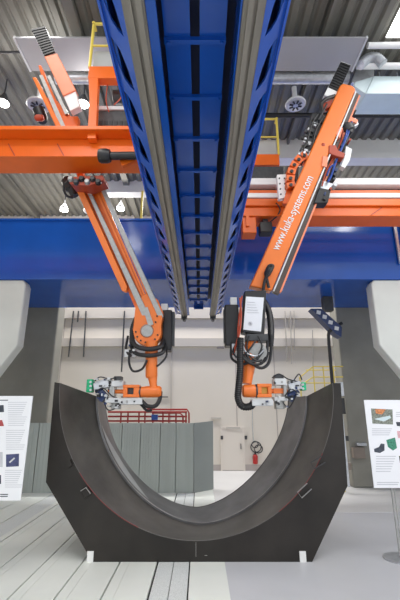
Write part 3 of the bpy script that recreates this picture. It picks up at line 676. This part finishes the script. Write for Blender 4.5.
def shell(A, ya, B, yb, name, m, th, steps=6):
    mb = MB(); G = []
    for j in range(steps + 1):
        t = j / steps; G.append([V((p.x + (q.x - p.x) * t, ya + (yb - ya) * t, p.z + (q.z - p.z) * t)) for p, q in zip(A, B)])
    o = V((0, 0, 1.9))
    def outw(p):
        d = V((p.x, 0, p.z - 1.9)); d.normalize(); return p + d * th
    for j in range(steps):
        for i in range(NA):
            q = [G[j][i], G[j][i + 1], G[j + 1][i + 1], G[j + 1][i]]
            mb.quad(*q); mb.quad(*[outw(p) for p in reversed(q)])
    for j in range(steps):
        for i in (0, NA): mb.quad(G[j][i], G[j + 1][i], outw(G[j + 1][i]), outw(G[j][i]))
    for i in range(NA):
        for j in (0, steps): mb.quad(G[j][i], G[j][i + 1], outw(G[j][i + 1]), outw(G[j][i]))
    bm_me = mb
    o = bm_me.build(name, m, md, ang=50)
    bm = bmesh.new(); bm.from_mesh(o.data); bmesh.ops.remove_doubles(bm, verts=bm.verts, dist=.0005); bmesh.ops.recalc_face_normals(bm, faces=bm.faces); bm.to_mesh(o.data); bm.free()
    o.data.shade_smooth(); o.data.set_sharp_from_angle(angle=math.radians(50)); return o
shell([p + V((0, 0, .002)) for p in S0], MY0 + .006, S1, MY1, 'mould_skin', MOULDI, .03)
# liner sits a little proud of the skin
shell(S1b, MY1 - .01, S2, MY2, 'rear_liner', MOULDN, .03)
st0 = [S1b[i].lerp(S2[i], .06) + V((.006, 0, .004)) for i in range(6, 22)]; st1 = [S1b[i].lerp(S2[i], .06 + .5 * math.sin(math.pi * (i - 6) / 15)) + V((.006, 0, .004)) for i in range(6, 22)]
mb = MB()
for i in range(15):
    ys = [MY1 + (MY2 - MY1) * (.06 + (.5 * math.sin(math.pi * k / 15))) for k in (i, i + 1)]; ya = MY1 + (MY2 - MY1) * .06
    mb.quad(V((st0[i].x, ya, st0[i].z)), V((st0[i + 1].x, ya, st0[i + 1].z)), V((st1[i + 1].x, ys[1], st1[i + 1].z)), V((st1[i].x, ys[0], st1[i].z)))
mb.build('sheen_strip', SHEEN, md, 'pale grey strip painted as liner sheen')  # pale strip added to imitate the bright sheen along the liner
# bright lip where liner meets skin, red scribed line round the front edge
MB().tube([V((p.x, MY1 - .012, p.z)) for p in S1b], .006, n=6, sub=1).build('liner_lip', EDGE, md, 'bright machined lip')
for i0, i1 in ((13, 24), (44, 54)): MB().tube([V((p.x, MY0 - .002, p.z)) for p in S0[i0:i1 + 1]], .004, n=6, sub=1).build('scribed_line', LINE, md, 'dull red line')
for i0, i1 in ((0, 13), (24, 44), (54, NA)): MB().tube([V((p.x, MY0 - .002, p.z)) for p in S0[i0:i1 + 1]], .0035, n=6, sub=1).build('bare_edge', EDGE2, md, 'lighter bare edge')
def handle(px, py, ang, s=1):
    c = at(px, py, MY0 - .03); e = V((math.cos(ang), 0, math.sin(ang))); n_ = V((-e.z, 0, e.x))
    w, h = .05 * s, .1 * s
    return MB().tube([c - e * w - n_ * h, c - e * w + n_ * h, c + e * w + n_ * h, c + e * w - n_ * h], .007, n=6, sub=1)
bx = at(84.5, 493.5, MY0)
MB().prism([at(80, 491, MY0 - .05), at(86, 487, MY0 - .05), at(91, 494, MY0 - .05), at(85, 499, MY0 - .05)], (0, .05, 0)).build('clamp', MOULDF, md, bevel=.006)
MB().tube([at(80.5, 491, MY0 - .05), at(86, 487.5, MY0 - .06), at(90.5, 493.5, MY0 - .05)], .006, n=6, sub=1).build('clamp_edge', EDGE, md)
MB().prism([at(66, 463, MY0 - .04), at(70, 460, MY0 - .04), at(72, 465, MY0 - .04), at(68, 468, MY0 - .04)], (0, .04, 0)).build('clamp', MOULDF, md)
handle(304.5, 490.5, math.radians(128), .75).build('clamp_loop', EDGE, md, 'bright clamp loop')
handle(318, 462.5, math.radians(118), .75).build('clamp_loop', DGREY, md)
for px in (90, 303):
    c = at(px, 557, MY0 - .012)
    MB().box((c.x - .035, MY0 - .012, at(px, 562, MY0).z), (c.x + .035, MY0, at(px, 551, MY0).z)).build('white_tag', TAGM, md, 'white tag')
MB().box((-.045 - .002, MY0 - .003, .05), (-.045 + .002, MY0, .19)).box((.05, MY0 - .003, .06), (.08, MY0, .064)).build('centre_mark', EDGE, md)
# stiffener webs between the plates, behind the front
for i in (12, 22, 42, 52):
    p = S0[i]; o = outer_pt(p); d = (o - p)
    MB().prism([V((p.x, MY0 + .03, p.z)) + d * .15, V((p.x, MY0 + .03, p.z)) + d * .9, V((p.x, MY2 - .04, p.z)) + d * .85, V((p.x, MY2 - .04, p.z)) + d * .2], (.02, 0, 0)).build('stiffener', MOULDF, md)
# ================================================================== PARTITION
QY = 8.4
pt = thing('partition_screen', (-2, QY, 0), 'low sage green panel partition behind the mould', 'partition')
ztop = at(100, 423, QY).z
seams = [at(px, 460, QY).x for px in (-25, 0, 36, 62, 84, 105, 121, 140, 160, 176, 194)]
for i in range(len(seams) - 1):
    a, b = seams[i], seams[i + 1]; mb = MB(); n = 7; w = (b - .012 - a) / n
    mb.box((a, QY, 0), (b - .014, QY + .03, ztop)); mb.box((a, QY + .03, 0), (b, QY + .05, ztop))
    for k in range(n): mb.box((a + w * k + .006, QY - .006, .02), (a + w * (k + 1) - .004, QY, ztop - .01))
    mb.build('panel', PARTI, pt)
a = V((seams[-1], QY, 0)); b = V((at(212.5, 460, QY + .35).x, QY + .35, 0))
mb = MB().prism([a, b, b + V((0, 0, ztop + .03)), a + V((0, 0, ztop))], (.02, .05, 0))
mb.build('panel', PARTD, pt, 'darker angled end panel')
# ================================================================== RED PIPE RACK
PYR = 9.6
def W(px, py, Y): return at(px, py, Y)
rr = thing('pipe_rack', (at(150, 440, PYR).x, PYR, 0), 'red tubular rack standing behind the sage partition', 'rack')
def rp(m, pts, r=.022): return m.tube([W(x, y, PYR + d) for x, y, d in pts], r, n=8, sub=1)
for y0 in (412, 416.5, 421): rp(MB(), [(108, y0, 0), (187, y0, 0)]).build('rack_rail', REDP, rr)
rp(MB(), [(147, 409.5, .3), (187, 409.5, .3), (189, 413, .3), (189, 450, .3)]).build('rack_hoop', REDP, rr)
rp(MB(), [(152, 413, .15), (180, 413, .15), (183, 416, .15), (183, 450, .15)]).build('rack_hoop', REDP, rr)
for px in (121, 128, 139, 145, 153, 163, 169, 176, 186):
    p = W(px, 412, PYR); MB().cyl((p.x, PYR + .02, 0), (p.x, PYR + .02, p.z), .02).build('rack_post', REDP, rr)
p, q = W(151.5, 414.5, PYR - .1), W(157.5, 420, PYR - .1)
MB().box((p.x, PYR - .1, q.z), (q.x, PYR, p.z)).build('valve_box', CABLEB, rr, 'small blue box')
# ================================================================== BACK WALL FITTINGS
Yw = YW
d1 = MB()
def wbox(m, x0, y0, x1, y1, d): p, q = at(x0, y0, YW), at(x1, y1, YW); return m.box((p.x, YW - d, q.z), (q.x, YW, p.z))
dr = thing('door_1', at(232, 470, YW), 'plain beige door in the back wall near the fire extinguisher', 'door')
struct(dr)
p, q = at(222, 428, YW), at(243.5, 470, YW)
MB().box((p.x, YW - .03, .02), (q.x, YW, p.z)).build('door_leaf', DOORM, dr)
MB().box((p.x - .05, YW - .045, 0), (p.x, YW, p.z + .05)).box((q.x, YW - .045, 0), (q.x + .05, YW, p.z + .05)).box((p.x, YW - .045, p.z), (q.x, YW, p.z + .05)).build('door_frame', DOORM, dr)
h = at(241, 449, YW - .05); MB().bar(h, h + V((0, 0, .14)), .02, .03).build('door_handle', DGREY, dr)
for i, px in enumerate((221.8, 245.8)):
    c = at(px, 437.5, YW); t = tag(MB().cbox((c.x, YW - .03, c.z), (.07, .05, .1)).build('wall_switch', DGREY, bevel=.008), ('small dark switch box mounted on the wall beside the partition end', 'small dark switch box mounted between the door and the extinguisher')[i], 'switch')
for i, (x0, x1, y) in enumerate(((211, 221, 418), (226, 240, 427.6))):
    p, q = at(x0, y, YW), at(x1, y, YW)
    tag(MB().box((p.x, YW - .05, p.z - .03), (q.x, YW, p.z + .02)).build('door_closer', TRIM), ('thin beige bar mounted on the wall above the partition end', 'thin beige door closer bar mounted above the plain door')[i], 'door closer')
fx = thing('fire_extinguisher', at(255, 464, YW - .1), 'red fire extinguisher with coiled hose mounted on the back wall', 'fire extinguisher')
c0 = at(255.3, 464, YW - .1); c1 = at(255.3, 454.5, YW - .1)
MB().lathe(c0, c1, [(0, .05), (.05, .068), (.85, .068), (.95, .045), (1, .02)]).build('cylinder_body', REDX, fx)
MB().cbox(c1 + V((0, 0, .04)), (.05, .06, .07)).build('valve_handle', BLACK, fx)
MB().box((c1.x - .04, YW - .06, c0.z + .1), (c1.x + .04, YW, c1.z)).build('wall_bracket', DGREY, fx)
for rr_, cx, cy in ((5.2, 256, 447), (4.0, 258.5, 449), (3.2, 255, 444.5)):
    MB().tube([at(cx + rr_ * math.cos(a * math.pi / 8), cy + rr_ * math.sin(a * math.pi / 8), YW - .06) for a in range(17)], .014, n=6, sub=2).build('hose', DGREY, fx, 'dark coiled hose')
tag(MB().tube([at(252.5, 408, YW - .05), at(252.5, 425, YW - .05), at(253.5, 442, YW - .05)], .012).build('wall_conduit', GALV), 'thin grey conduit running down the wall to the extinguisher', 'conduit')
for i, (xa, ya, xb, yb, lab) in enumerate(((73.5, 311, 68.5, 357, 'dark cable hanging down the wall, outermost beside the grey column'), (78.5, 311, 77.5, 322, 'short dark cable hanging at the wall top between two longer ones'), (86, 311, 83.5, 357, 'dark cable hanging down the wall, nearest the orange bolted joint'),
        (124.5, 311, 121.5, 372, 'dark pipe on the wall directly behind the bolted joint'), (285, 311, 287, 362, 'thin dark cable hanging on the wall just past the cabinet'), (290.5, 311, 291.5, 364, 'thin dark cable hanging on the wall, beside the one past the cabinet'), (294, 311, 294.5, 350, 'short thin cable hanging on the wall amid others by the railing'),
        (312.5, 330, 313, 366, 'thin grey pipe on the wall rising above the stair railing'))):
    a, b = at(xa, ya, YW - .16), at(xb, yb, YW - .16)
    tag(MB().tube([a, b], .022 if i < 4 else .014).build('wall_cable', DGREY if i < 4 else TRIMD), lab, 'cable')
wp_ = thing('wall_panel_frame', at(145, 397, YW), 'thin dark pipe frame on the wall behind the bolted joint', 'frame')
for a, b in (((122, 357), (168, 357)), ((121, 397), (168, 397)), ((171.5, 345), (171, 410))):
    MB().bar(at(*a, YW - .03), at(*b, YW - .03), .03, .03, (0, 1, 0)).build('frame_bar', TRIM if a[1] < 360 else DGREY, wp_)
tag(wbox(MB(), 217, 343, 224, 349, .12).build('junction_box', KICK), 'small taupe junction box mounted on the wall band', 'box')
# yellow stair railing
SY = 8.5
yr = thing('stair_railing', at(320, 480, SY), 'yellow stair railing behind the mould beside the grey column', 'railing')
def yt(name, pts, r=.013): MB().tube([at(x, y, SY + d) for x, y, d in pts], r, n=8, sub=1).build(name, YELL, yr)
yt('top_rail', [(299, 378, .0), (313, 366.5, 0), (343, 366.5, 0)]); yt('mid_rail', [(300, 386, 0), (313, 377, 0), (343, 377, 0)]); yt('mid_rail', [(298, 383, .5), (341, 383, .5)])
yt('top_rail', [(306, 370, .8), (340, 370, .8)])
for px in (300, 313, 323, 333):
    p = at(px, 366.5 if px > 305 else 378, SY); MB().cyl((p.x, SY, 0), (p.x, SY, p.z), .014, n=8).build('rail_post', YELL, yr)
# cable tray and dark post
ct = thing('cable_chain', at(326, 325, 8.0), 'dark blue cable chain bracket hanging under the bridge beam beside the column', 'cable chain')
MB().prism([at(*w, 7.9) for w in ((311, 308.5), (321, 308.5), (342, 327), (341.5, 337), (336, 334))], (0, .25, 0)).build('chain_body', TOOLB, ct)
for x, y in ((317, 310), (323, 314.5), (329, 320), (335, 326)):
    MB().prism([at(*w, 7.88) for w in ((x, y), (x + 4, y + 1), (x + 3.5, y + 4.5), (x - .5, y + 3.5))], (0, .02, 0)).build('chain_link', SILVER, ct, 'pale link plate')
p = at(328, 309, 8.0); MB().box((p.x - .1, 7.93, p.z - .05), (p.x + .1, 8.1, ZB)).build('hanger_bracket', DGREY, ct)
MB().tube([at(342, 323, 7.95), at(331, 330, 7.95), at(328.5, 335, 7.95), at(330, 355, 7.95), at(332.5, 385, 7.95)], .035, sub=2).build('drop_cable', BLACK, ct, 'black drop cable')
# machine and small boxes by the column
mc = thing('column_machine', at(343, 484, 8.2), 'dark pump unit at the foot of the column behind the mould', 'machine')
def cbx(x0, y0, x1, y1, Y, d, name, m, par=None): p, q = at(x0, y0, Y), at(x1, y1, Y); return MB().box((p.x, Y, q.z), (q.x, Y + d, p.z)).build(name, m, par, bevel=.006)
cbx(338, 382, 344.5, 396, 8.2, .2, 'pump_head', GALV, mc); cbx(340, 398, 346, 414, 8.2, .2, 'pump_motor', BLACK, mc); cbx(343, 414, 347.5, 487, 8.25, .15, 'pump_stand', GALV, mc)
for i, (x0, y0, x1, y1, m, lab, d) in enumerate(((353, 447.5, 366, 458.5, BOXB, 'brownish box mounted on the column next to the poster', .12), (357, 443, 367, 446, GALV, 'grey bracket mounted on the column above the brownish box', .1), (347, 463, 352, 470, BOXB, 'small red-brown box mounted low on the column corner', .1), (346, 436, 349, 441, DGREY, 'small dark valve mounted on the column corner', .1))):
    tag(cbx(x0, y0, x1, y1, YB2 - d, d, 'wall_box', m), lab, 'box')
# ================================================================== POSTERS
def poster(TL, TR, BR, BL, Y, lab):
    t = thing('poster_stand', (0, 0, 0), lab, 'poster stand'); p = [at(*w, Y) for w in (TL, TR, BR, BL)]
    x0, x1 = min(a.x for a in p), max(a.x for a in p); return t, x0, x1
# with green picture
Yp = 4.85
p0 = at(365, 400, Yp); p1 = at(373, 488, Yp); px0 = (p0.x + p1.x) / 2; pxc = at(395, 500, Yp).x; pw = pxc - px0 + .05
z0, z1 = p1.z, p0.z
t2 = thing('poster_stand', (pxc, Yp, 0), 'white poster with green and grey pictures on a thin metal stand', 'poster stand')
def board(t, xa, xb, Y, za, zb):
    return MB().box((xa, Y, za), (xb, Y + .01, zb)).build('poster_board', PAPER, t)
bd = board(t2, px0, pxc + (pxc - px0), Yp, z0, z1)
MB().cyl((pxc - .012, Yp + .03, .015), (pxc - .012, Yp + .03, z1 - .1), .009).cyl((pxc + .02, Yp + .03, .015), (pxc + .02, Yp + .03, z1 - .1), .006).build('stand_pole', STEEL, t2)
MB().lathe((pxc, Yp + .03, 0), (pxc, Yp + .03, .018), [(0, .19), (.6, .19), (1, .18)], 32).build('stand_base', GALV, t2)
def on(px, py, Y): return at(px, py, Y)
def pic(t, poly, Y, m, name, lab=None, lay=1):
    return MB().prism([at(x, y, Y - .0015 * lay) for x, y in poly], (0, .0015 * lay, 0)).build(name, m, t, lab)
def textlines(t, x0, x1, ys, Y, m=INKG, h=.7):
    mb = MB()
    for i, y in enumerate(ys):
        e = x1 - (i * 29 % 7) * .18 * (x1 - x0) / 4
        mb.prism([at(*w, Y - .0015) for w in ((x0, y), (e, y), (e, y + h), (x0, y + h))], (0, .0015, 0))
    mb.build('printed_text', m, t)
ph = pic(bd, [(371, 408.5), (392.5, 409.5), (393, 424.5), (372.5, 423.5)], Yp, INKM, 'printed_photo', 'photo with orange and green')
pic(bd, [(375, 409), (386, 409.3), (382, 414.5), (376, 413.5)], Yp, INKO, 'photo_shape', None, 2)
pic(bd, [(374, 419), (390, 415.5), (391, 418), (384, 421.5)], Yp, PALE, 'photo_shape', None, 2)
pic(bd, [(374, 449), (379, 447), (381, 443.5), (384.5, 444), (384.5, 450.5), (380, 453), (374.5, 452)], Yp, INKD, 'printed_photo', 'dark grey shape')
pic(bd, [(386.3, 440), (395, 437.5), (397, 448), (393, 450.5), (388, 447)], Yp, INKGR, 'printed_photo', 'green shape')
pic(bd, [(396, 422), (410, 422), (410, 426.5), (397, 426)], Yp, INKD, 'printed_photo')
pic(bd, [(397, 431), (410, 431), (410, 439), (398, 438)], Yp, INKP, 'printed_photo', 'pink picture')
pic(bd, [(399, 456), (410, 456), (410, 463), (400, 463)], Yp, INKD, 'printed_photo')
textlines(bd, 372, 392, [428.5, 430.5, 432.5, 434.5], Yp); textlines(bd, 376, 396, [456, 458.5, 461, 463.5, 466, 468.5, 471], Yp)
textlines(bd, 377, 399, [482, 484], Yp, INKG, .9); textlines(bd, 396, 410, [412, 414, 416], Yp)
# with navy picture
Yq = 4.2
a0, a1 = at(30.5, 396, Yq), at(23, 500.5, Yq); xr = (a0.x + a1.x) / 2; wq = .86
t3 = thing('poster_stand', (xr - wq / 2, Yq, 0), 'white text-filled poster with a navy square picture on a stand', 'poster stand')
bq = MB().prism([(xr - wq, Yq, a1.z), (xr, Yq, a1.z), (xr, Yq, a0.z), (xr - wq, Yq, a0.z + .0)], (0, .01, 0)).build('poster_board', PAPER, t3)
MB().cyl((xr - wq / 2, Yq + .03, .015), (xr - wq / 2, Yq + .03, a0.z - .1), .01).build('stand_pole', STEEL, t3)
MB().lathe((xr - wq / 2, Yq + .03, 0), (xr - wq / 2, Yq + .03, .018), [(0, .19), (.6, .19), (1, .18)], 32).build('stand_base', GALV, t3)
pic(bq, [(6, 454.5), (19, 453.7), (18.8, 466.3), (6, 467)], Yq, INKB, 'printed_photo', 'navy square picture')
pic(bq, [(9, 462), (14, 457.5), (15, 458.5), (10, 463)], Yq, SILVER, 'photo_shape', None, 2)
pic(bq, [(-12, 406), (3.5, 405), (4, 412), (-12, 413)], Yq, INKD, 'printed_photo')
pic(bq, [(-12, 421), (2, 420), (4, 426), (-12, 427)], Yq, INKR, 'printed_photo', 'red picture')
pic(bq, [(-12, 452), (2.5, 452), (2.5, 467), (-12, 467)], Yq, INKG, 'printed_photo')
pic(bq, [(-12, 475), (1, 475), (1, 484), (-12, 484)], Yq, INKD, 'printed_photo')
textlines(bq, -8, 8, [399.8], Yq, INKD, .8)
textlines(bq, 8, 27, [402 + i * 2.1 for i in range(12)], Yq, INKG, .5); textlines(bq, 6, 25, [430 + i * 2.1 for i in range(10)], Yq, INKG, .5)
textlines(bq, 5, 22, [470 + i * 2.1 for i in range(9)], Yq, INKG, .5); textlines(bq, 0, 8, [494, 496], Yq, INKD, .9)
# ================================================================== CEILING THINGS
dz = 7.4
pA, pB = onz(14, 38, dz), onz(367, 38, dz); pC = onz(28, 71, dz)
du = thing('ceiling_duct', ((pA.x + pB.x) / 2, pA.y, dz), 'long flat light grey panel duct across the roof behind both arm tops', 'duct')
MB().box((pA.x, pA.y, dz), (pB.x, pC.y, dz + .03)).build('duct_body', DUCTM, du)
for x in (pA.x + .4, -.7, .9, pB.x - .4): MB().cyl((x, pA.y + .3, dz + .03), (x, pA.y + .3, ZC), .012, n=8).build('hanger_rod', GALV, du)
for x in (pA.x, pB.x): MB().box((x - .015, pA.y - .01, dz - .012), (x + .015, pC.y + .01, dz + .035)).build('duct_flange', SILVER, du)
c = at(200, 78, pC.y + .35)
MB().cyl((pA.x + .3, c.y, c.z), (at(348, 78, c.y).x, c.y, c.z), .11).build('round_duct', GALV, du, 'round galvanised pipe')
for i in range(14): MB().cyl((at(262 + i * 6, 78, c.y).x, c.y, c.z), (at(263 + i * 6, 78, c.y).x, c.y, c.z), .114).build('duct_seam', GALV, du)
bY = pC.y + .1
bd_ = thing('box_duct', at(380, 90, bY), 'pale blue-white box duct with tapered end beside the arm grille', 'duct')
MB().prism([at(*w, bY) for w in ((374, 76), (420, 76), (420, 93.5), (365.5, 93.5))], (0, .5, 0)).build('duct_body', PALE, bd_, bevel=.008)
MB().prism([at(*w, bY + .02) for w in ((374, 76), (365.5, 93.5), (354, 86), (355, 82))], (0, .4, 0)).build('tapered_end', PALE, bd_, bevel=.008)
MB().prism([at(*w, bY + .06) for w in ((357, 68), (374, 70), (374, 76), (356, 84), (352, 82))], (0, .35, 0)).build('reducer', GALV, bd_)
cY = 5.25
for px in (380, 398):
    q = at(px, 78, bY + .25); MB().cyl((q.x, bY + .25, q.z), (q.x, bY + .25, ZC), .012, n=8).build('hanger_rod', GALV, bd_)
for i, (pts, r, lab) in enumerate(((((360, 65), (368, 58.5), (376, 58), (383, 64)), .09, 'curved silver flexible duct between the box duct and white pipes'),)):
    tag(MB().tube([at(x, y, cY) for x, y in pts], r, n=12, rib=.1, ribn=16).build('flexible_duct', GALV), lab, 'duct')
for i, (y, x0, r, Y) in enumerate(((45.5, 367.5, .05, 4.95), (66, 357, .055, 5.33))):
    a = at(x0, y, Y); tag(MB().cyl(a, (6, a.y, a.z), r).build('ceiling_pipe', WHITE), ('white pipe under the roof, level with the grey duct end', 'white pipe under the roof resting over the box duct')[i], 'pipe')
a = at(262, 118, 6.6)
tag(MB().cyl((-.2, a.y, at(200, 115.5, 6.6).z), (6, a.y, at(200, 115.5, 6.6).z), .05).build('ceiling_pipe', BLACK), 'black pipe crossing under the roof between the grey duct and white girder', 'pipe')
a = at(318, 27, 5.2)
tag(MB().cyl((a.x, a.y, a.z), (at(385, 29, 5.2).x, a.y, at(385, 29, 5.2).z), .022).build('ceiling_conduit', GALV), 'thin conduit tied across the roof deck above the grey duct', 'conduit')
a = at(0, 53, 5.0)
tag(MB().cyl((-5, a.y, a.z), (at(20, 51, 5.0).x, a.y, a.z + .02), .02).build('ceiling_conduit', DGREY), 'thin dark conduit under the roof ending at the grey duct corner', 'conduit')
for i, (yt_, yb_, Y, x0, x1, lab) in enumerate(((137.5, 158, 7.6, at(256, 148, 7.6).x, 6.5, 'white girder under the roof behind the lettered arm'), (178, 192, 9.3, at(101, 185, 9.3).x, -.1, 'short white girder under the roof behind the twin rail robot'), (213.5, 222, 10.6, .8, 6.5, 'white girder far back, showing as a strip above the blue bridge'))):
    tag(MB().box((x0, Y, at(200, yb_, Y).z), (x1, Y + .3, at(200, yt_, Y).z)).build('roof_girder', GIRD, bevel=.01), lab, 'girder')
# roof light strip at the side
a = onz(388, 0, ZC - .01)
sk = struct(MB().box((onz(400, 20, ZC).x - .1, -.8, ZC - .03), (5.2, 5.0, ZC - .004)).build('window_1', SKYL))
# lamps
def lamp(px, py, Y, lab, first=[None], power=18):
    c = at(px, py, Y)
    if first[0] is None:
        t = thing('high_bay_lamp', c, lab, 'lamp', 'round ceiling lamps')
        MB().lathe(c + V((0, 0, .0)), c + V((0, 0, .2)), [(0, .12), (.05, .13), (.5, .09), (.8, .05), (1, .04)], 20).build('lamp_housing', DGREY, t)
        MB().lathe(c + V((0, 0, -.025)), c + V((0, 0, -.001)), [(0, .09), (.5, .105), (1, .11)], 20).build('diffuser', LAMPE, t, 'glowing white diffuser')
        MB().cyl(c + V((0, 0, .2)), c + V((0, 0, .56)), .012, n=8).build('lamp_rod', DGREY, t)
        first[0] = t
    else:
        t = copy_thing(first[0], c - first[0].location, lab)
    if 'group' in t.keys(): del t['group']
    l = bpy.data.lights.new('lamp_light', 'POINT'); l.energy = power; l.shadow_soft_size = .14; l.color = (1, .96, .9)
    lo = bpy.data.objects.new('lamp_light', l); COL.objects.link(lo); lo.location = c + V((0, 0, -.2))
lamp(3, 103, 5.86, 'round glowing ceiling lamp at the outer edge above the orange beam')
lamp(83, 104, 5.86, 'round glowing ceiling lamp beside the white cover of the twin rail robot')
lamp(64, 210, 9.8, 'round glowing ceiling lamp above the blue bridge, nearest the concrete column')
lamp(120.5, 209, 9.8, 'round glowing ceiling lamp above the blue bridge, nearest the runway beam')
def diffuser(px, py, Y, r, lab, rod):
    c = at(px, py, Y); t = thing('air_diffuser', c, lab, 'air diffuser')
    MB().lathe(c + V((0, 0, 0)), c + V((0, 0, .05)), [(0, r * .93), (.3, r), (1, r * .9)], 28).build('outer_ring', SILVER, t)
    MB().lathe(c + V((0, 0, -.02)), c + V((0, 0, .001)), [(0, r * .12), (.6, r * .55), (1, r * .7)], 24).build('inner_cone', GALV, t)
    for k in range(8):
        a = k * math.pi / 4 + .2; e = V((math.cos(a), math.sin(a), 0))
        MB().bar(c + e * r * .25 + V((0, 0, -.018)), c + e * r * .62 + V((0, 0, -.018)), .03, .012).build('vane', DGREY if k % 2 else BLACK, t)
    MB().cyl(c + V((0, 0, .05)), c + V((0, 0, rod)), .045).build('drop_pipe', SILVER, t)
diffuser(295.5, 105, 5.75, .19, 'round white air diffuser hanging on a pipe beside the lettered arm', .4)
diffuser(38, 106, 5.6, .2, 'round pale air diffuser behind the black motor of the twin rail robot', .4)
diffuser(90.5, 212, 9.6, .2, 'round pale air diffuser between the two lamps above the bridge', .35)
# yellow ladder strip far behind
a = at(142.5, 191, 8.7); tag(MB().bar(a, (a.x, 8.7, 5.262), .05, .04, (0, 1, 0)).build('ladder_post', YELL), 'yellow ladder post standing on the bridge beside the runway beam', 'post')
# ================================================================== LIGHT
w = bpy.data.worlds.new('world'); SC.world = w; w.use_nodes = True
w.node_tree.nodes['Background'].inputs[0].default_value = (.93, .96, 1, 1); w.node_tree.nodes['Background'].inputs[1].default_value = 1.0
def area(name, loc, size, energy, rot=(0, 0, 0), col=(1, .98, .95)):
    l = bpy.data.lights.new(name, 'AREA'); l.shape = 'RECTANGLE'; l.size, l.size_y = size; l.energy = energy; l.color = col
    o = bpy.data.objects.new(name, l); COL.objects.link(o); o.location = loc; o.rotation_euler = rot; return o
area('roof_fill_light', (-2.6, 3.0, ZC - .25), (.6, 5), 60)  # unseen fill lamp added under the roof, no fixture there
area('roof_fill_light', (4.9, 2.0, ZC - .25), (.5, 5), 120)  # fill added for the daylight of the side roof light
area('roof_fill_light', (0, 10.0, ZC - .3), (12, .6), 520)  # unseen fill added to brighten the back wall
area('roof_fill_light', (0, .6, ZC - .25), (6, .5), 160)  # unseen fill added above the front of the hall
SC.view_settings.view_transform = 'Standard'; SC.view_settings.look = 'None'; SC.view_settings.gamma = 1; SC.view_settings.exposure = .38
SC.view_settings.use_curve_mapping = False
# things of a kind carry one group
for base, g in (('high_bay_lamp', 'round ceiling lamps'), ('air_diffuser', 'round air diffusers under the roof'), ('wall_cable', 'cables on the back wall'), ('gantry_robot', 'robots over the mould'),
                ('gantry_beam', 'orange gantry beams'), ('poster_stand', 'poster stands'), ('service_platform', 'railed service platforms'), ('roof_girder', 'white roof girders'), ('roof_purlin', 'roof beams along the deck'),
                ('wall_box', 'small fittings on the column'), ('wall_switch', 'switch boxes on the back wall'), ('concrete_column', 'concrete columns under the bridge beam'), ('ceiling_pipe', 'pipes under the roof')):
    for o in bpy.data.objects:
        if o.parent is None and o.name.split('.')[0] == base: o['group'] = g
